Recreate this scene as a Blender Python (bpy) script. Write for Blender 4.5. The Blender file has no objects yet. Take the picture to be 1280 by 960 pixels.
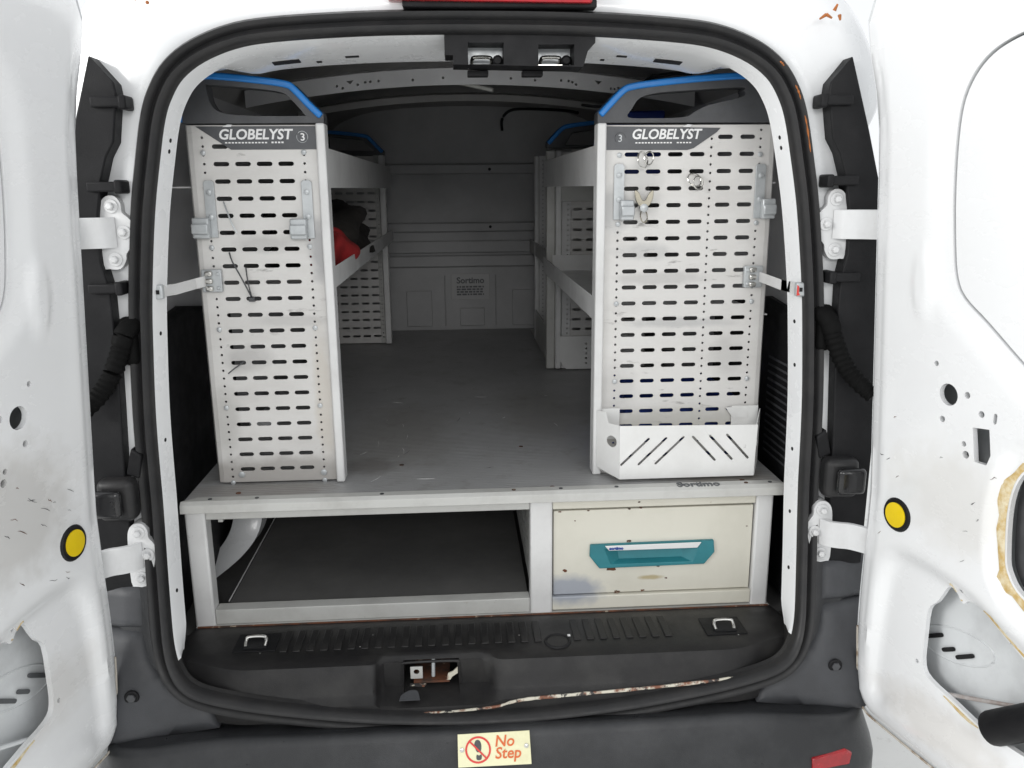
import bpy, bmesh, math, random
from mathutils import Vector, Matrix
from mathutils.geometry import delaunay_2d_cdt

random.seed(7)
scene = bpy.context.scene
R = math.radians

# ------------------------------------------------------------------ camera
PITCH, YAW, ROLL = R(13.4), R(3.6), R(0.5)
fwd = Vector((math.sin(YAW)*math.cos(PITCH), math.cos(YAW)*math.cos(PITCH), -math.sin(PITCH)))
rgt = Vector((math.cos(YAW), -math.sin(YAW), 0)); upv = rgt.cross(fwd)
cr = rgt*math.cos(ROLL) - upv*math.sin(ROLL)
cu = upv*math.cos(ROLL) + rgt*math.sin(ROLL)
cd = bpy.data.cameras.new('camera'); cam = bpy.data.objects.new('camera', cd)
scene.collection.objects.link(cam)
cd.sensor_width = 36; cd.lens = 36*1030/1280; cd.clip_start = .02; cd.clip_end = 200
cam.matrix_world = Matrix(((cr.x, cu.x, -fwd.x, -.05), (cr.y, cu.y, -fwd.y, -1.62), (cr.z, cu.z, -fwd.z, 1.50), (0, 0, 0, 1)))
scene.camera = cam

# ------------------------------------------------------------------ world and workshop lamps
w = bpy.data.worlds.new('World'); scene.world = w; w.use_nodes = True
w.node_tree.nodes['Background'].inputs['Color'].default_value = (.96, .98, 1, 1)
w.node_tree.nodes['Background'].inputs['Strength'].default_value = 1.02
def area(name, loc, target, sx, sy, power, col=(1, .99, .97)):
    l = bpy.data.lights.new(name, 'AREA'); l.shape = 'RECTANGLE'; l.size = sx; l.size_y = sy
    l.energy = power; l.color = col
    o = bpy.data.objects.new(name, l); scene.collection.objects.link(o); o.location = loc
    o.rotation_euler = (Vector(target)-Vector(loc)).to_track_quat('-Z', 'Y').to_euler()
area('workshop_lamp', (-3.4, -1.9, 2.5), (.8, -.3, 1.1), 2.2, 1.2, 125)
area('workshop_lamp', (.3, -4.6, 2.6), (0, .6, 1.1), 2.4, .8, 50)
vs = scene.view_settings
vs.view_transform = 'Standard'; vs.look = 'None'; vs.exposure = 0.0; vs.gamma = 1; vs.use_curve_mapping = False

# ------------------------------------------------------------------ materials
def mat(name, col, rough=.5, metal=0, col2=None, scale=8, lo=.45, hi=.7, col3=None, s3=30, lo3=.68, hi3=.72,
        bump=0, bscale=200, coat=0, spec=.5, stretch=None, wave=None, patches=()):
    m = bpy.data.materials.new(name); m.use_nodes = True
    nt = m.node_tree; N = nt.nodes; L = nt.links; b = N['Principled BSDF']
    b.inputs['Roughness'].default_value = rough; b.inputs['Metallic'].default_value = metal
    b.inputs['Coat Weight'].default_value = coat; b.inputs['Coat Roughness'].default_value = .08
    b.inputs['Specular IOR Level'].default_value = spec
    tc = N.new('ShaderNodeTexCoord'); mp = N.new('ShaderNodeMapping'); L.new(tc.outputs['Object'], mp.inputs[0])
    if stretch: mp.inputs['Scale'].default_value = stretch
    def noise(s, det=6):
        n = N.new('ShaderNodeTexNoise'); n.inputs['Scale'].default_value = s; n.inputs['Detail'].default_value = det
        n.inputs['Roughness'].default_value = .65; L.new(mp.outputs[0], n.inputs['Vector']); return n
    def ramp(n, a, c):
        r = N.new('ShaderNodeMapRange'); r.inputs['From Min'].default_value = a; r.inputs['From Max'].default_value = c
        L.new(n.outputs['Fac'], r.inputs['Value']); return r
    def mix(fac, a, c):
        x = N.new('ShaderNodeMix'); x.data_type = 'RGBA'; L.new(fac, x.inputs['Factor'])
        if isinstance(a, tuple): x.inputs['A'].default_value = (*a, 1)
        else: L.new(a, x.inputs['A'])
        x.inputs['B'].default_value = (*c, 1); return x.outputs['Result']
    out = None
    if col2: out = mix(ramp(noise(scale), lo, hi).outputs[0], col, col2)
    if col3: out = mix(ramp(noise(s3, 8), lo3, hi3).outputs[0], out if out else col, col3)
    for (pc, psc, pcol, pstr) in patches:      # worn or dirty places with a soft ragged edge
        vm = N.new('ShaderNodeVectorMath'); vm.operation = 'SUBTRACT'; L.new(tc.outputs['Object'], vm.inputs[0]); vm.inputs[1].default_value = pc
        v2 = N.new('ShaderNodeVectorMath'); v2.operation = 'DIVIDE'; L.new(vm.outputs[0], v2.inputs[0]); v2.inputs[1].default_value = psc
        ln = N.new('ShaderNodeVectorMath'); ln.operation = 'LENGTH'; L.new(v2.outputs[0], ln.inputs[0])
        nz = N.new('ShaderNodeTexNoise'); nz.inputs['Scale'].default_value = 28; nz.inputs['Detail'].default_value = 7; L.new(tc.outputs['Object'], nz.inputs['Vector'])
        ad = N.new('ShaderNodeMath'); ad.operation = 'ADD'; L.new(ln.outputs['Value'], ad.inputs[0]); L.new(nz.outputs['Fac'], ad.inputs[1])
        mr = N.new('ShaderNodeMapRange'); mr.inputs['From Min'].default_value = 1.75; mr.inputs['From Max'].default_value = 1.1; mr.inputs['To Max'].default_value = pstr
        L.new(ad.outputs[0], mr.inputs['Value']); out = mix(mr.outputs[0], out if out else col, pcol)
    if out: L.new(out, b.inputs['Base Color'])
    else: b.inputs['Base Color'].default_value = (*col, 1)
    rr = ramp(noise(scale*2.3), .3, .7); rr.inputs['To Min'].default_value = max(.03, rough-.08); rr.inputs['To Max'].default_value = min(1, rough+.1)
    L.new(rr.outputs[0], b.inputs['Roughness'])
    if bump:
        bp = N.new('ShaderNodeBump'); bp.inputs['Strength'].default_value = bump; bp.inputs['Distance'].default_value = .002
        if wave:
            wv = N.new('ShaderNodeTexWave'); wv.bands_direction = wave; wv.inputs['Scale'].default_value = bscale
            L.new(mp.outputs[0], wv.inputs['Vector']); L.new(wv.outputs['Fac'], bp.inputs['Height'])
        else: L.new(noise(bscale, 3).outputs['Fac'], bp.inputs['Height'])
        L.new(bp.outputs[0], b.inputs['Normal'])
    return m
M = {}
M['white'] = mat('white_paint', (.79, .80, .81), .28, 0, (.75, .755, .76), 3, .35, .85, (.42, .40, .38), 22, .76, .82, coat=.5)
M['door'] = mat('door_white_paint', (.80, .81, .82), .25, 0, (.77, .775, .78), 2.5, .3, .85, (.45, .43, .40), 24, .74, .80, coat=.6, stretch=(1, 1, 1.8), patches=[((-.80, -.30, .98), (.10, .14, .12), (.42, .40, .37), .5), ((.86, -.30, .95), (.14, .16, .10), (.60, .58, .54), .4), ((-.80, -.30, .62), (.1, .18, .06), (.55, .53, .50), .4), ((.86, -.3, .50), (.1, .2, .05), (.55, .52, .48), .5)])
M['skin'] = mat('inner_skin_paint', (.66, .68, .69), .4, 0, (.50, .51, .52), 6, .5, .75)
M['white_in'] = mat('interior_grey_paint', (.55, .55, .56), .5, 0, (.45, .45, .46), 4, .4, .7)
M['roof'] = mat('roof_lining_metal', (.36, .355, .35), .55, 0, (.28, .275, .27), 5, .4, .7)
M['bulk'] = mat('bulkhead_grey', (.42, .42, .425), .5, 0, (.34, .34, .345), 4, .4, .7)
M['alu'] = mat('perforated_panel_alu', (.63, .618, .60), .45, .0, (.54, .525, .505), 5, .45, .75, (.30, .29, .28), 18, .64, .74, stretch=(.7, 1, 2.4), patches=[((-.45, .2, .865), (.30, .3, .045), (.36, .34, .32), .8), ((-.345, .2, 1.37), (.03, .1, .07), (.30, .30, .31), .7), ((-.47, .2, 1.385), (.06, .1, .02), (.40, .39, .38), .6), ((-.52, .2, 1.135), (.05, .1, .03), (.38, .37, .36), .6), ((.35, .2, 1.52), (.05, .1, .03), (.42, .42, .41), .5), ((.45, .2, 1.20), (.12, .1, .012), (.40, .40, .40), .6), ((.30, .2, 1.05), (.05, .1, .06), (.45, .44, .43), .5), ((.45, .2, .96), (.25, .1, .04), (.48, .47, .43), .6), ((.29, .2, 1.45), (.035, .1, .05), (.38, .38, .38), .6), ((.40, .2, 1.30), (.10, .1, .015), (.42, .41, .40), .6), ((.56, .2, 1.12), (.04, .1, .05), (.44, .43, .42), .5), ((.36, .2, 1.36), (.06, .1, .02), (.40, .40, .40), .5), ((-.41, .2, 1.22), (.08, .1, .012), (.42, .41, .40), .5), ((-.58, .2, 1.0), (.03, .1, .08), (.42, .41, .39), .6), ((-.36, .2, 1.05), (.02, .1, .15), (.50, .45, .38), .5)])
M['post'] = mat('post_alu', (.68, .68, .675), .38, .0, (.58, .575, .57), 8, .45, .75, (.3, .29, .28), 40, .70, .74)
M['rail'] = mat('frame_alu', (.50, .50, .48), .4, 0, (.40, .395, .375), 9, .45, .75, (.25, .20, .16), 34, .69, .75)
M['zinc'] = mat('zinc_plate', (.50, .52, .53), .35, .35, (.40, .42, .43), 30, .4, .7)
M['chrome'] = mat('bright_metal', (.62, .61, .58), .22, 1.0)
M['cream'] = mat('cream_drawer_paint', (.66, .64, .56), .42, 0, (.60, .58, .50), 6, .45, .75, (.30, .22, .13), 30, .74, .78, patches=[((.19, .12, .592), (.075, .1, .035), (.36, .38, .42), 1.0), ((.38, .12, .615), (.03, .1, .006), (.40, .32, .16), .8)])
M['teal'] = mat('teal_plastic', (.025, .20, .235), .42, 0, (.02, .16, .19), 12, .4, .7)
M['blue'] = mat('blue_plastic', (.012, .19, .56), .38, 0, (.012, .15, .45), 10, .4, .7)
M['dblue'] = mat('dark_blue_plastic', (.01, .04, .26), .45)
M['dgrey'] = mat('dark_grey_plastic', (.065, .067, .072), .5, 0, (.05, .051, .055), 14, .4, .7, bump=.15, bscale=400)
M['label'] = mat('label_plate', (.075, .078, .085), .35, 0, (.06, .062, .07), 20, .4, .7)
M['rubber'] = mat('seal_rubber', (.018, .018, .019), .42, 0, (.028, .027, .027), 18, .4, .75, bump=.1, bscale=150, spec=.3)
M['black'] = mat('black_plastic', (.009, .009, .010), .5, 0, (.016, .016, .017), 12, .4, .75, bump=.25, bscale=500, spec=.18)
M['stop'] = mat('glossy_rubber', (.012, .012, .013), .18, 0, (.02, .02, .021), 20, .4, .7, spec=.5)
M['bumper'] = mat('bumper_plastic', (.020, .021, .023), .34, 0, (.042, .043, .046), 7, .4, .75, (.10, .10, .10), 60, .70, .76, bump=.3, bscale=600, spec=.38)
M['corner'] = mat('bumper_corner_plastic', (.055, .057, .062), .5, 0, (.04, .041, .044), 9, .4, .75, bump=.2, bscale=500, spec=.35)
M['sill'] = mat('sill_plastic', (.014, .0135, .014), .4, 0, (.03, .029, .028), 9, .45, .75, (.07, .068, .065), 50, .70, .80, bump=.3, bscale=500, spec=.3)
M['deck'] = mat('deck_grey', (.34, .34, .342), .42, 0, (.295, .295, .295), 4, .4, .7, (.25, .245, .235), 16, .56, .70, bump=.3, bscale=30, wave='Y', stretch=(1, .9, 1), patches=[((-.22, .55, .845), (.14, .30, 1), (.22, .21, .195), .5), ((.18, .75, .845), (.12, .30, 1), (.23, .22, .205), .45), ((-.28, .30, .845), (.07, .06, 1), (.17, .16, .15), .6), ((.55, .15, .845), (.12, .07, 1), (.20, .18, .155), .7), ((-.5, .15, .845), (.16, .06, 1), (.24, .22, .20), .6)])
M['cfloor'] = mat('compartment_board', (.10, .099, .097), .55, 0, (.13, .128, .124), 6, .4, .7, bump=.2, bscale=300)
M['dark'] = mat('dark_void', (.006, .006, .007), .8)
M['yellow'] = mat('yellow_plug', (.80, .58, .005), .4, 0, (.70, .50, .005), 12, .4, .7)
M['seal_tan'] = mat('dried_sealant', (.52, .36, .13), .7, 0, (.68, .60, .42), 40, .4, .6, bump=.8, bscale=180)
M['red'] = mat('red_lens', (.36, .004, .010), .2, 0, (.26, .004, .008), 30, .4, .6, coat=.5)
M['redcloth'] = mat('red_cloth', (.36, .018, .02), .85, 0, (.24, .012, .012), 12, .4, .7, bump=.5, bscale=90)
M['cloth'] = mat('dark_cloth', (.020, .017, .015), .9, 0, (.035, .03, .026), 12, .4, .7, bump=.8, bscale=60)
M['ink'] = mat('white_print', (.80, .80, .80), .5)
M['dink'] = mat('dark_print', (.10, .105, .11), .5)
M['bink'] = mat('blue_print', (.02, .06, .30), .5)
M['plate'] = mat('cream_sign', (.74, .72, .48), .5, 0, (.62, .58, .36), 14, .5, .75)
M['signred'] = mat('sign_red', (.62, .05, .04), .5); M['signorange'] = mat('sign_orange', (.62, .13, .03), .5)
M['rust'] = mat('rusty_metal', (.13, .045, .02), .8, 0, (.05, .03, .022), 30, .4, .6, (.40, .33, .25), 45, .60, .66)
M['chip'] = mat('chipped_flange', (.58, .55, .46), .55, 0, (.20, .08, .045), 26, .50, .58, (.03, .028, .028), 46, .52, .57)
M['ground'] = mat('workshop_concrete', (.80, .80, .78), .6, 0, (.72, .72, .70), 2.5, .4, .7, (.55, .54, .52), 14, .62, .72, bump=.3, bscale=60)
M['tray'] = mat('white_tray', (.74, .74, .73), .4, 0, (.66, .655, .64), 7, .45, .75, (.30, .29, .28), 26, .70, .76)
M['worn'] = mat('worn_rail', (.30, .25, .23), .6, 0, (.40, .38, .37), 30, .4, .6)
M['shade_sheet'] = mat('opening_shade_sheet', (.09, .09, .095), .6, 0, (.06, .06, .063), 9, .4, .6)  # dark tone standing in for the shade inside the speaker opening
M['hem'] = mat('hem_sealant', (.50, .46, .40), .7, 0, (.24, .17, .11), 40, .5, .62, bump=.6, bscale=200)
M['brass'] = mat('brass_clip', (.40, .37, .30), .3, 1.0)
M['boot'] = mat('boot_rubber', (.006, .006, .006), .7, 0, spec=.08)
M['hinge'] = mat('hinge_paint', (.62, .625, .63), .35, 0, (.54, .54, .54), 14, .4, .75, (.34, .30, .26), 50, .68, .76)
M['lamp'] = mat('lamp_cover', (.55, .55, .52), .4)
M['sticker'] = mat('pale_sticker', (.44, .44, .44), .5)
M['orange'] = mat('orange_scrape', (.45, .14, .03), .8, 0, (.28, .10, .03), 60, .4, .6)

# ------------------------------------------------------------------ mesh helpers
COL = scene.collection
def obj(name, me, m, parent=None, bevel=0, smooth=True, seg=2, angle=35):
    o = bpy.data.objects.new(name, me); COL.objects.link(o)
    if isinstance(m, str): m = M[m]
    if not me.materials: me.materials.append(m)
    if parent: o.parent = parent
    if bevel:
        b = o.modifiers.new('bevel', 'BEVEL'); b.width = bevel; b.segments = seg; b.limit_method = 'ANGLE'; b.angle_limit = R(40)
        b.harden_normals = False
    if smooth:
        me.polygons.foreach_set('use_smooth', [True]*len(me.polygons))
        if hasattr(me, 'set_sharp_from_angle'): me.set_sharp_from_angle(angle=R(angle))
    return o
def mesh(name, V, F):
    me = bpy.data.meshes.new(name); me.from_pydata([tuple(v) for v in V], [], F); me.validate(); me.update()
    bm = bmesh.new(); bm.from_mesh(me); bmesh.ops.recalc_face_normals(bm, faces=bm.faces); bm.to_mesh(me); bm.free()
    return me
class MB:
    def __init__(s): s.V = []; s.F = []
    def add(s, V, F):
        n = len(s.V); s.V += [tuple(v) for v in V]; s.F += [tuple(i+n for i in f) for f in F]; return s
    def box(s, x0, x1, y0, y1, z0, z1, f=None):
        V = [(x, y, z) for x in (x0, x1) for y in (y0, y1) for z in (z0, z1)]
        if f: V = [f(*v) for v in V]
        return s.add(V, [(0, 1, 3, 2), (4, 6, 7, 5), (0, 4, 5, 1), (2, 3, 7, 6), (0, 2, 6, 4), (1, 5, 7, 3)])
    def tube(s, pts, r, seg=8, closed=False):
        pts = [Vector(p) for p in pts]; n = len(pts); rs = r if isinstance(r, (list, tuple)) else [r]*n
        rings = []
        for i, p in enumerate(pts):
            a = pts[(i-1) % n] if (closed or i > 0) else p; c = pts[(i+1) % n] if (closed or i < n-1) else p
            t = (c-a).normalized(); q = Vector((0, 0, 1)) if abs(t.z) < .9 else Vector((1, 0, 0))
            u = t.cross(q).normalized(); v = u.cross(t).normalized()
            rings.append([p+(u*math.cos(k*2*math.pi/seg)+v*math.sin(k*2*math.pi/seg))*rs[i] for k in range(seg)])
        V = [v for rg in rings for v in rg]; F = []
        for i in range(n if closed else n-1):
            j = (i+1) % n
            for k in range(seg): F.append((i*seg+k, i*seg+(k+1) % seg, j*seg+(k+1) % seg, j*seg+k))
        if not closed: F += [tuple(range(seg)), tuple((n-1)*seg+k for k in range(seg))]
        return s.add(V, F)
    def disc(s, c, n, r, h, seg=16, dome=0, r2=None):
        c = Vector(c); n = Vector(n).normalized(); q = Vector((0, 0, 1)) if abs(n.z) < .9 else Vector((1, 0, 0))
        u = n.cross(q).normalized(); v = n.cross(u)
        prof = [(r, 0), (r if r2 is None else r2, h)] + ([((r if r2 is None else r2)*.6, h+dome)] if dome else [])
        V = [c+n*hh+(u*math.cos(k*2*math.pi/seg)+v*math.sin(k*2*math.pi/seg))*rr for rr, hh in prof for k in range(seg)]
        F = []
        for i in range(len(prof)-1):
            for k in range(seg): F.append((i*seg+k, i*seg+(k+1) % seg, (i+1)*seg+(k+1) % seg, (i+1)*seg+k))
        F += [tuple(range(seg)), tuple((len(prof)-1)*seg+k for k in range(seg))]
        return s.add(V, F)
    def sheet(s, outline, holes, w0, w1, f, extra=()):
        V, F = cdt(outline, holes, extra); n = len(V)
        VV = [f(u, v, w0) for u, v in V] + [f(u, v, w1) for u, v in V]
        FF = [tuple(t) for t in F] + [tuple(n+i for i in reversed(t)) for t in F]
        ec = {}
        for t in F:
            for i in range(len(t)):
                e = (t[i], t[(i+1) % len(t)]); k = tuple(sorted(e)); ec.setdefault(k, []).append(e)
        for k, l in ec.items():
            if len(l) == 1: a, b = l[0]; FF.append((b, a, n+a, n+b))
        return s.add(VV, FF)
    def grid(s, rows, closed=False):
        n = len(rows[0]); V = [v for r in rows for v in r]; F = []
        for i in range(len(rows)-1):
            for k in range(n if closed else n-1):
                F.append((i*n+k, i*n+(k+1) % n, (i+1)*n+(k+1) % n, (i+1)*n+k))
        return s.add(V, F)
    def build(s, name, m, parent=None, bevel=0, smooth=True, **k):
        return obj(name, mesh(name, s.V, s.F), m, parent, bevel, smooth, **k)
def cdt(outline, holes, extra=()):
    P = []; E = []
    for lp in [outline]+list(holes):
        n0 = len(P); P += [Vector(p) for p in lp]; E += [(n0+i, n0+(i+1) % len(lp)) for i in range(len(lp))]
    P += [Vector(p) for p in extra]
    V, _, F, *_r = delaunay_2d_cdt(P, E, [], 1, 1e-7)
    V = [(v.x, v.y) for v in V]
    bb = [(min(p[0] for p in h), max(p[0] for p in h), min(p[1] for p in h), max(p[1] for p in h), h) for h in holes]
    def inside(x, y, poly):
        c = False; j = len(poly)-1
        for i in range(len(poly)):
            xi, yi = poly[i]; xj, yj = poly[j]
            if (yi > y) != (yj > y) and x < (xj-xi)*(y-yi)/(yj-yi)+xi: c = not c
            j = i
        return c
    FF = []
    for t in F:
        x = sum(V[i][0] for i in t)/3; y = sum(V[i][1] for i in t)/3
        if any(a < x < b and c < y < d and inside(x, y, h) for a, b, c, d, h in bb): continue
        if not inside(x, y, outline): continue
        FF.append(t)
    return V, FF
def capsule(cx, cy, w, h, n=4):
    r = h/2; l = w/2-r
    return [(cx+l+r*math.cos(-math.pi/2+math.pi*i/n), cy+r*math.sin(-math.pi/2+math.pi*i/n)) for i in range(n+1)] + \
           [(cx-l+r*math.cos(math.pi/2+math.pi*i/n), cy+r*math.sin(math.pi/2+math.pi*i/n)) for i in range(n+1)]
def slit(a, b, w, n=4):
    a = Vector(a); b = Vector(b); ang = math.atan2(b.y-a.y, b.x-a.x)
    return [(b.x+w/2*math.cos(ang-math.pi/2+math.pi*i/n), b.y+w/2*math.sin(ang-math.pi/2+math.pi*i/n)) for i in range(n+1)] + \
           [(a.x+w/2*math.cos(ang+math.pi/2+math.pi*i/n), a.y+w/2*math.sin(ang+math.pi/2+math.pi*i/n)) for i in range(n+1)]
def circ(cx, cy, r, n=8, ry=None): return [(cx+r*math.cos(2*math.pi*i/n), cy+(ry or r)*math.sin(2*math.pi*i/n)) for i in range(n)]
def smoothline(pts, n=6, closed=False):
    P = [Vector(p) for p in pts]; m = len(P); out = []
    rng = range(m) if closed else range(m-1)
    for i in rng:
        p0 = P[(i-1) % m] if (closed or i) else P[0]; p1 = P[i]; p2 = P[(i+1) % m]
        p3 = P[(i+2) % m] if (closed or i+2 < m) else P[-1]
        for k in range(n):
            t = k/n; out.append(.5*((2*p1)+(p2-p0)*t+(2*p0-5*p1+4*p2-p3)*t*t+(3*p1-p0-3*p2+p3)*t**3))
    if not closed: out.append(P[-1])
    return out
def sd_poly(p, poly):
    d = 1e9; ins = False; n = len(poly)
    for i in range(n):
        a = poly[i]; b_ = poly[(i+1) % n]; ex, ey = b_[0]-a[0], b_[1]-a[1]; wx, wy = p[0]-a[0], p[1]-a[1]
        t = max(0, min(1, (wx*ex+wy*ey)/(ex*ex+ey*ey+1e-12))); dx, dy = wx-ex*t, wy-ey*t; d = min(d, dx*dx+dy*dy)
        if (a[1] > p[1]) != (b_[1] > p[1]) and p[0] < ex*(p[1]-a[1])/(ey if abs(ey) > 1e-12 else 1e-12)+a[0]: ins = not ins
    d = math.sqrt(d); return -d if ins else d
def vec(l): return [Vector(p) for p in l]
def sm2(l, n=4, c=True): return [(p.x, p.y) for p in smoothline(vec(l), n, c)]
def sst(a, b, x): t = max(0, min(1, (x-a)/(b-a))); return t*t*(3-2*t)
XZ = lambda y: (lambda u, v, w: (u, y+w, v))          # a sheet facing the rear of the van
def text(name, s, size, loc, m, parent, rot=(R(90), 0, 0), shear=0, extrude=.0006, align='CENTER', sx=1, bold=0):
    c = bpy.data.curves.new(name, 'FONT'); c.body = s; c.size = size; c.extrude = extrude; c.shear = shear; c.align_x = align
    c.align_y = 'CENTER'; c.offset = bold; c.resolution_u = 3
    t = bpy.data.objects.new('tmp', c); COL.objects.link(t)
    bpy.context.view_layer.update()
    me = bpy.data.meshes.new_from_object(t.evaluated_get(bpy.context.evaluated_depsgraph_get())); bpy.data.objects.remove(t)
    me.name = name; me.materials.clear()
    o = obj(name, me, m, parent, smooth=False); o.location = loc; o.rotation_euler = rot; o.scale = (sx, 1, 1)
    return o
def tag(o, label, cat, group=None):
    o['label'] = label; o['category'] = cat
    if group: o['group'] = group
    return o
def thing(name, label, cat, loc=(0, 0, 0), group=None):
    o = bpy.data.objects.new(name, None); COL.objects.link(o); o.empty_display_size = .1
    return tag(o, label, cat, group)
def dupmesh(src, loc, parent, rot=None):
    o = src.copy(); COL.objects.link(o); o.location = loc; o.parent = parent
    if rot: o.rotation_euler = rot
    return o

# ================================================================== workshop floor
me = mesh('workshop_floor', [(-30, -30, 0), (30, -30, 0), (30, 30, 0), (-30, 30, 0)], [(0, 1, 2, 3)])
fl = obj('workshop_floor', me, 'ground'); fl['kind'] = 'structure'

# ================================================================== van
van = thing('cargo_van', 'white cargo van seen from behind with both rear doors wide open', 'van')
HALF = [(0, 1.795), (.13, 1.794), (.25, 1.790), (.38, 1.781), (.45, 1.769), (.512, 1.745), (.556, 1.714), (.583, 1.677), (.602, 1.632), (.62, 1.556),
        (.64, 1.455), (.66, 1.31), (.670, 1.20), (.679, 1.07), (.683, .95), (.684, .86), (.681, .76), (.675, .67), (.667, .60), (.652, .553), (.627, .521),
        (.585, .500), (.50, .481), (.40, .466), (.27, .451), (.13, .441), (0, .438)]
def yseal(z): return 0.0 if z > .9 else -.13*((.9-z)/.45)**1.5
LOOP = [Vector(p) for p in HALF] + [Vector((-x, z)) for x, z in reversed(HALF[1:-1])]
LOOP = smoothline(LOOP, 4, True)
NL = len(LOOP)
LN = []
for i in range(NL):
    t = (LOOP[(i+1) % NL]-LOOP[i-1]).normalized(); LN.append(Vector((-t.y, t.x)))
if LN[0].y < 0: LN = [-n for n in LN]
def ring(d, y, wt=None):
    out = []
    for p, n in zip(LOOP, LN):
        dd = d(p, n) if callable(d) else d; yy = y(p, n) if callable(y) else y
        q = p+n*dd; out.append((q.x, yseal(p.y)+yy, q.y))
    return out
# rubber door seal
prof = [(.020, .014), (.0215, -.004), (.016, -.016), (.009, -.015), (.003, -.006), (-.002, -.010), (-.008, -.024), (-.016, -.022), (-.021, -.008), (-.021, .014)]
MB().grid([ring(d, y) for d, y in prof], True).build('door_seal', 'rubber', van, angle=60)
# painted rear frame: jamb outside the seal, flange inside it
top = lambda p: sst(1.722, 1.772, p.y)
low = lambda p: 1-sst(.50, .62, p.y)
cor = lambda p: sst(.40, .52, abs(p.x))*sst(1.50, 1.64, p.y)
rows = [ring(lambda p, n: .19+.07*cor(p), lambda p, n: 2.3-yseal(p.y)),
        ring(lambda p, n: .15+.03*low(p)+.09*cor(p), lambda p, n: .14),
        ring(lambda p, n: .125+.085*cor(p), .075), ring(lambda p, n: .108+.075*cor(p), .035), ring(lambda p, n: .085+.055*cor(p), .016), ring(.05, .012), ring(.034, .006), ring(.024, .010), ring(.012, .012)]
def split_ring(rows, zc, n1, m1, n2, m2, angle):
    for nm, m_, up in ((n1, m1, True), (n2, m2, False)):
        b_ = MB(); idx = [i for i in range(NL) if (min(LOOP[i].y, LOOP[(i+1) % NL].y) >= zc) == up]
        V = [v for r_ in rows for v in r_]; F = [(r_*NL+i, r_*NL+(i+1) % NL, (r_+1)*NL+(i+1) % NL, (r_+1)*NL+i) for r_ in range(len(rows)-1) for i in idx]
        used = sorted({k for f_ in F for k in f_}); mp_ = {k: j for j, k in enumerate(used)}
        b_.add([V[k] for k in used], [tuple(mp_[k] for k in f_) for f_ in F]).build(nm, m_, van, angle=angle)
split_ring(rows, .70, 'rear_body_frame', 'white', 'lower_jamb', 'bumper', 50)
rows = [ring(-.012, .012), ring(-.021, .004), ring(-.0245, .012), ring(lambda p, n: -.030*(1-low(p)), .045), ring(lambda p, n: -.030*(1-low(p))-.002*(1-low(p)), .052),
        ring(lambda p, n: -.044*top(p)+.02*(1-top(p)), lambda p, n: .075+.09*top(p)),
        ring(lambda p, n: -.02*top(p)+.05*(1-top(p)), lambda p, n: .09+.085*top(p))]
split_ring(rows, .553, 'door_flange', 'white', 'lower_flange', 'sill', 40)
# small holes in the inner flange
for x, z in [(-.627, 1.60), (-.628, 1.575), (-.633, 1.24), (-.642, 1.02), (-.641, .70), (.632, 1.60), (.634, 1.575), (.647, 1.23), (.652, 1.15), (.660, .95), (.663, .80), (.655, .70)]:
    i = min(range(NL), key=lambda i: abs(LOOP[i].y-z)+(10 if LOOP[i].x*x < 0 else 0))
    q = LOOP[i]+LN[i]*-.0265; nv = Vector((-LN[i].x, -.16, -LN[i].y)).normalized()
    MB().disc(Vector((q.x, yseal(LOOP[i].y)+.028, q.y))-nv*.003, nv, .0042, .0042, 10).build('flange_hole', 'dark', van)
# slots pressed into the header above the load space
sm = mesh('header_slot', *(lambda b: (b.V, b.F))(MB().box(-.5, .5, -.5, .5, -.5, .5)))
def header_pt(x, k):
    i = min(range(NL), key=lambda i: abs(LOOP[i].x-x)+(10 if LOOP[i].y < 1 else 0)); p, n = LOOP[i], LN[i]
    a = p+n*-.032; b = p+n*-.044*1; return (a.x+(b.x-a.x)*k, .052+(.165-.052)*k, a.y+(b.y-a.y)*k-.0005), math.atan2(n.x, n.y)
for x, k, l, wd in [(-.385, .55, .052, .022), (-.245, .5, .026, .008), (-.31, .7, .01, .008), (.38, .5, .055, .022), (.30, .4, .02, .008), (.25, .7, .008, .008)]:
    (px, py, pz), ang = header_pt(x, k); o = obj('header_slot', sm, 'dark', van, smooth=False); o.location = (px, py, pz); o.scale = (l, wd, .003); o.rotation_euler = (R(-6), ang, 0)
# inside of the load space: walls and roof, one pressed sheet
sec = [(.735, .50), (.735, .9), (.725, 1.15), (.705, 1.4), (.675, 1.6), (.635, 1.72), (.56, 1.79), (.42, 1.835), (.2, 1.855), (0, 1.86)]
sec = smoothline([Vector(p) for p in sec], 3)
sec = [(p.x, p.y) for p in sec] + [(-p.x, p.y) for p in reversed(sec[:-1])]
ks = [i for i, p in enumerate(sec) if p[1] > 1.70]
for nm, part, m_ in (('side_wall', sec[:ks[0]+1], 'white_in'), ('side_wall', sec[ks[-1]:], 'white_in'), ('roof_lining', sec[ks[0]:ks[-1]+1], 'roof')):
    MB().grid([[(x, y, z) for x, z in part] for y in (.10, .4, .8, 1.2, 1.6, 2.0, 2.34)]).build(nm, m_, van, angle=60)
MB().box(-.735, .735, .10, 2.34, .50, .525).build('van_floor', 'cfloor', van)
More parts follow.
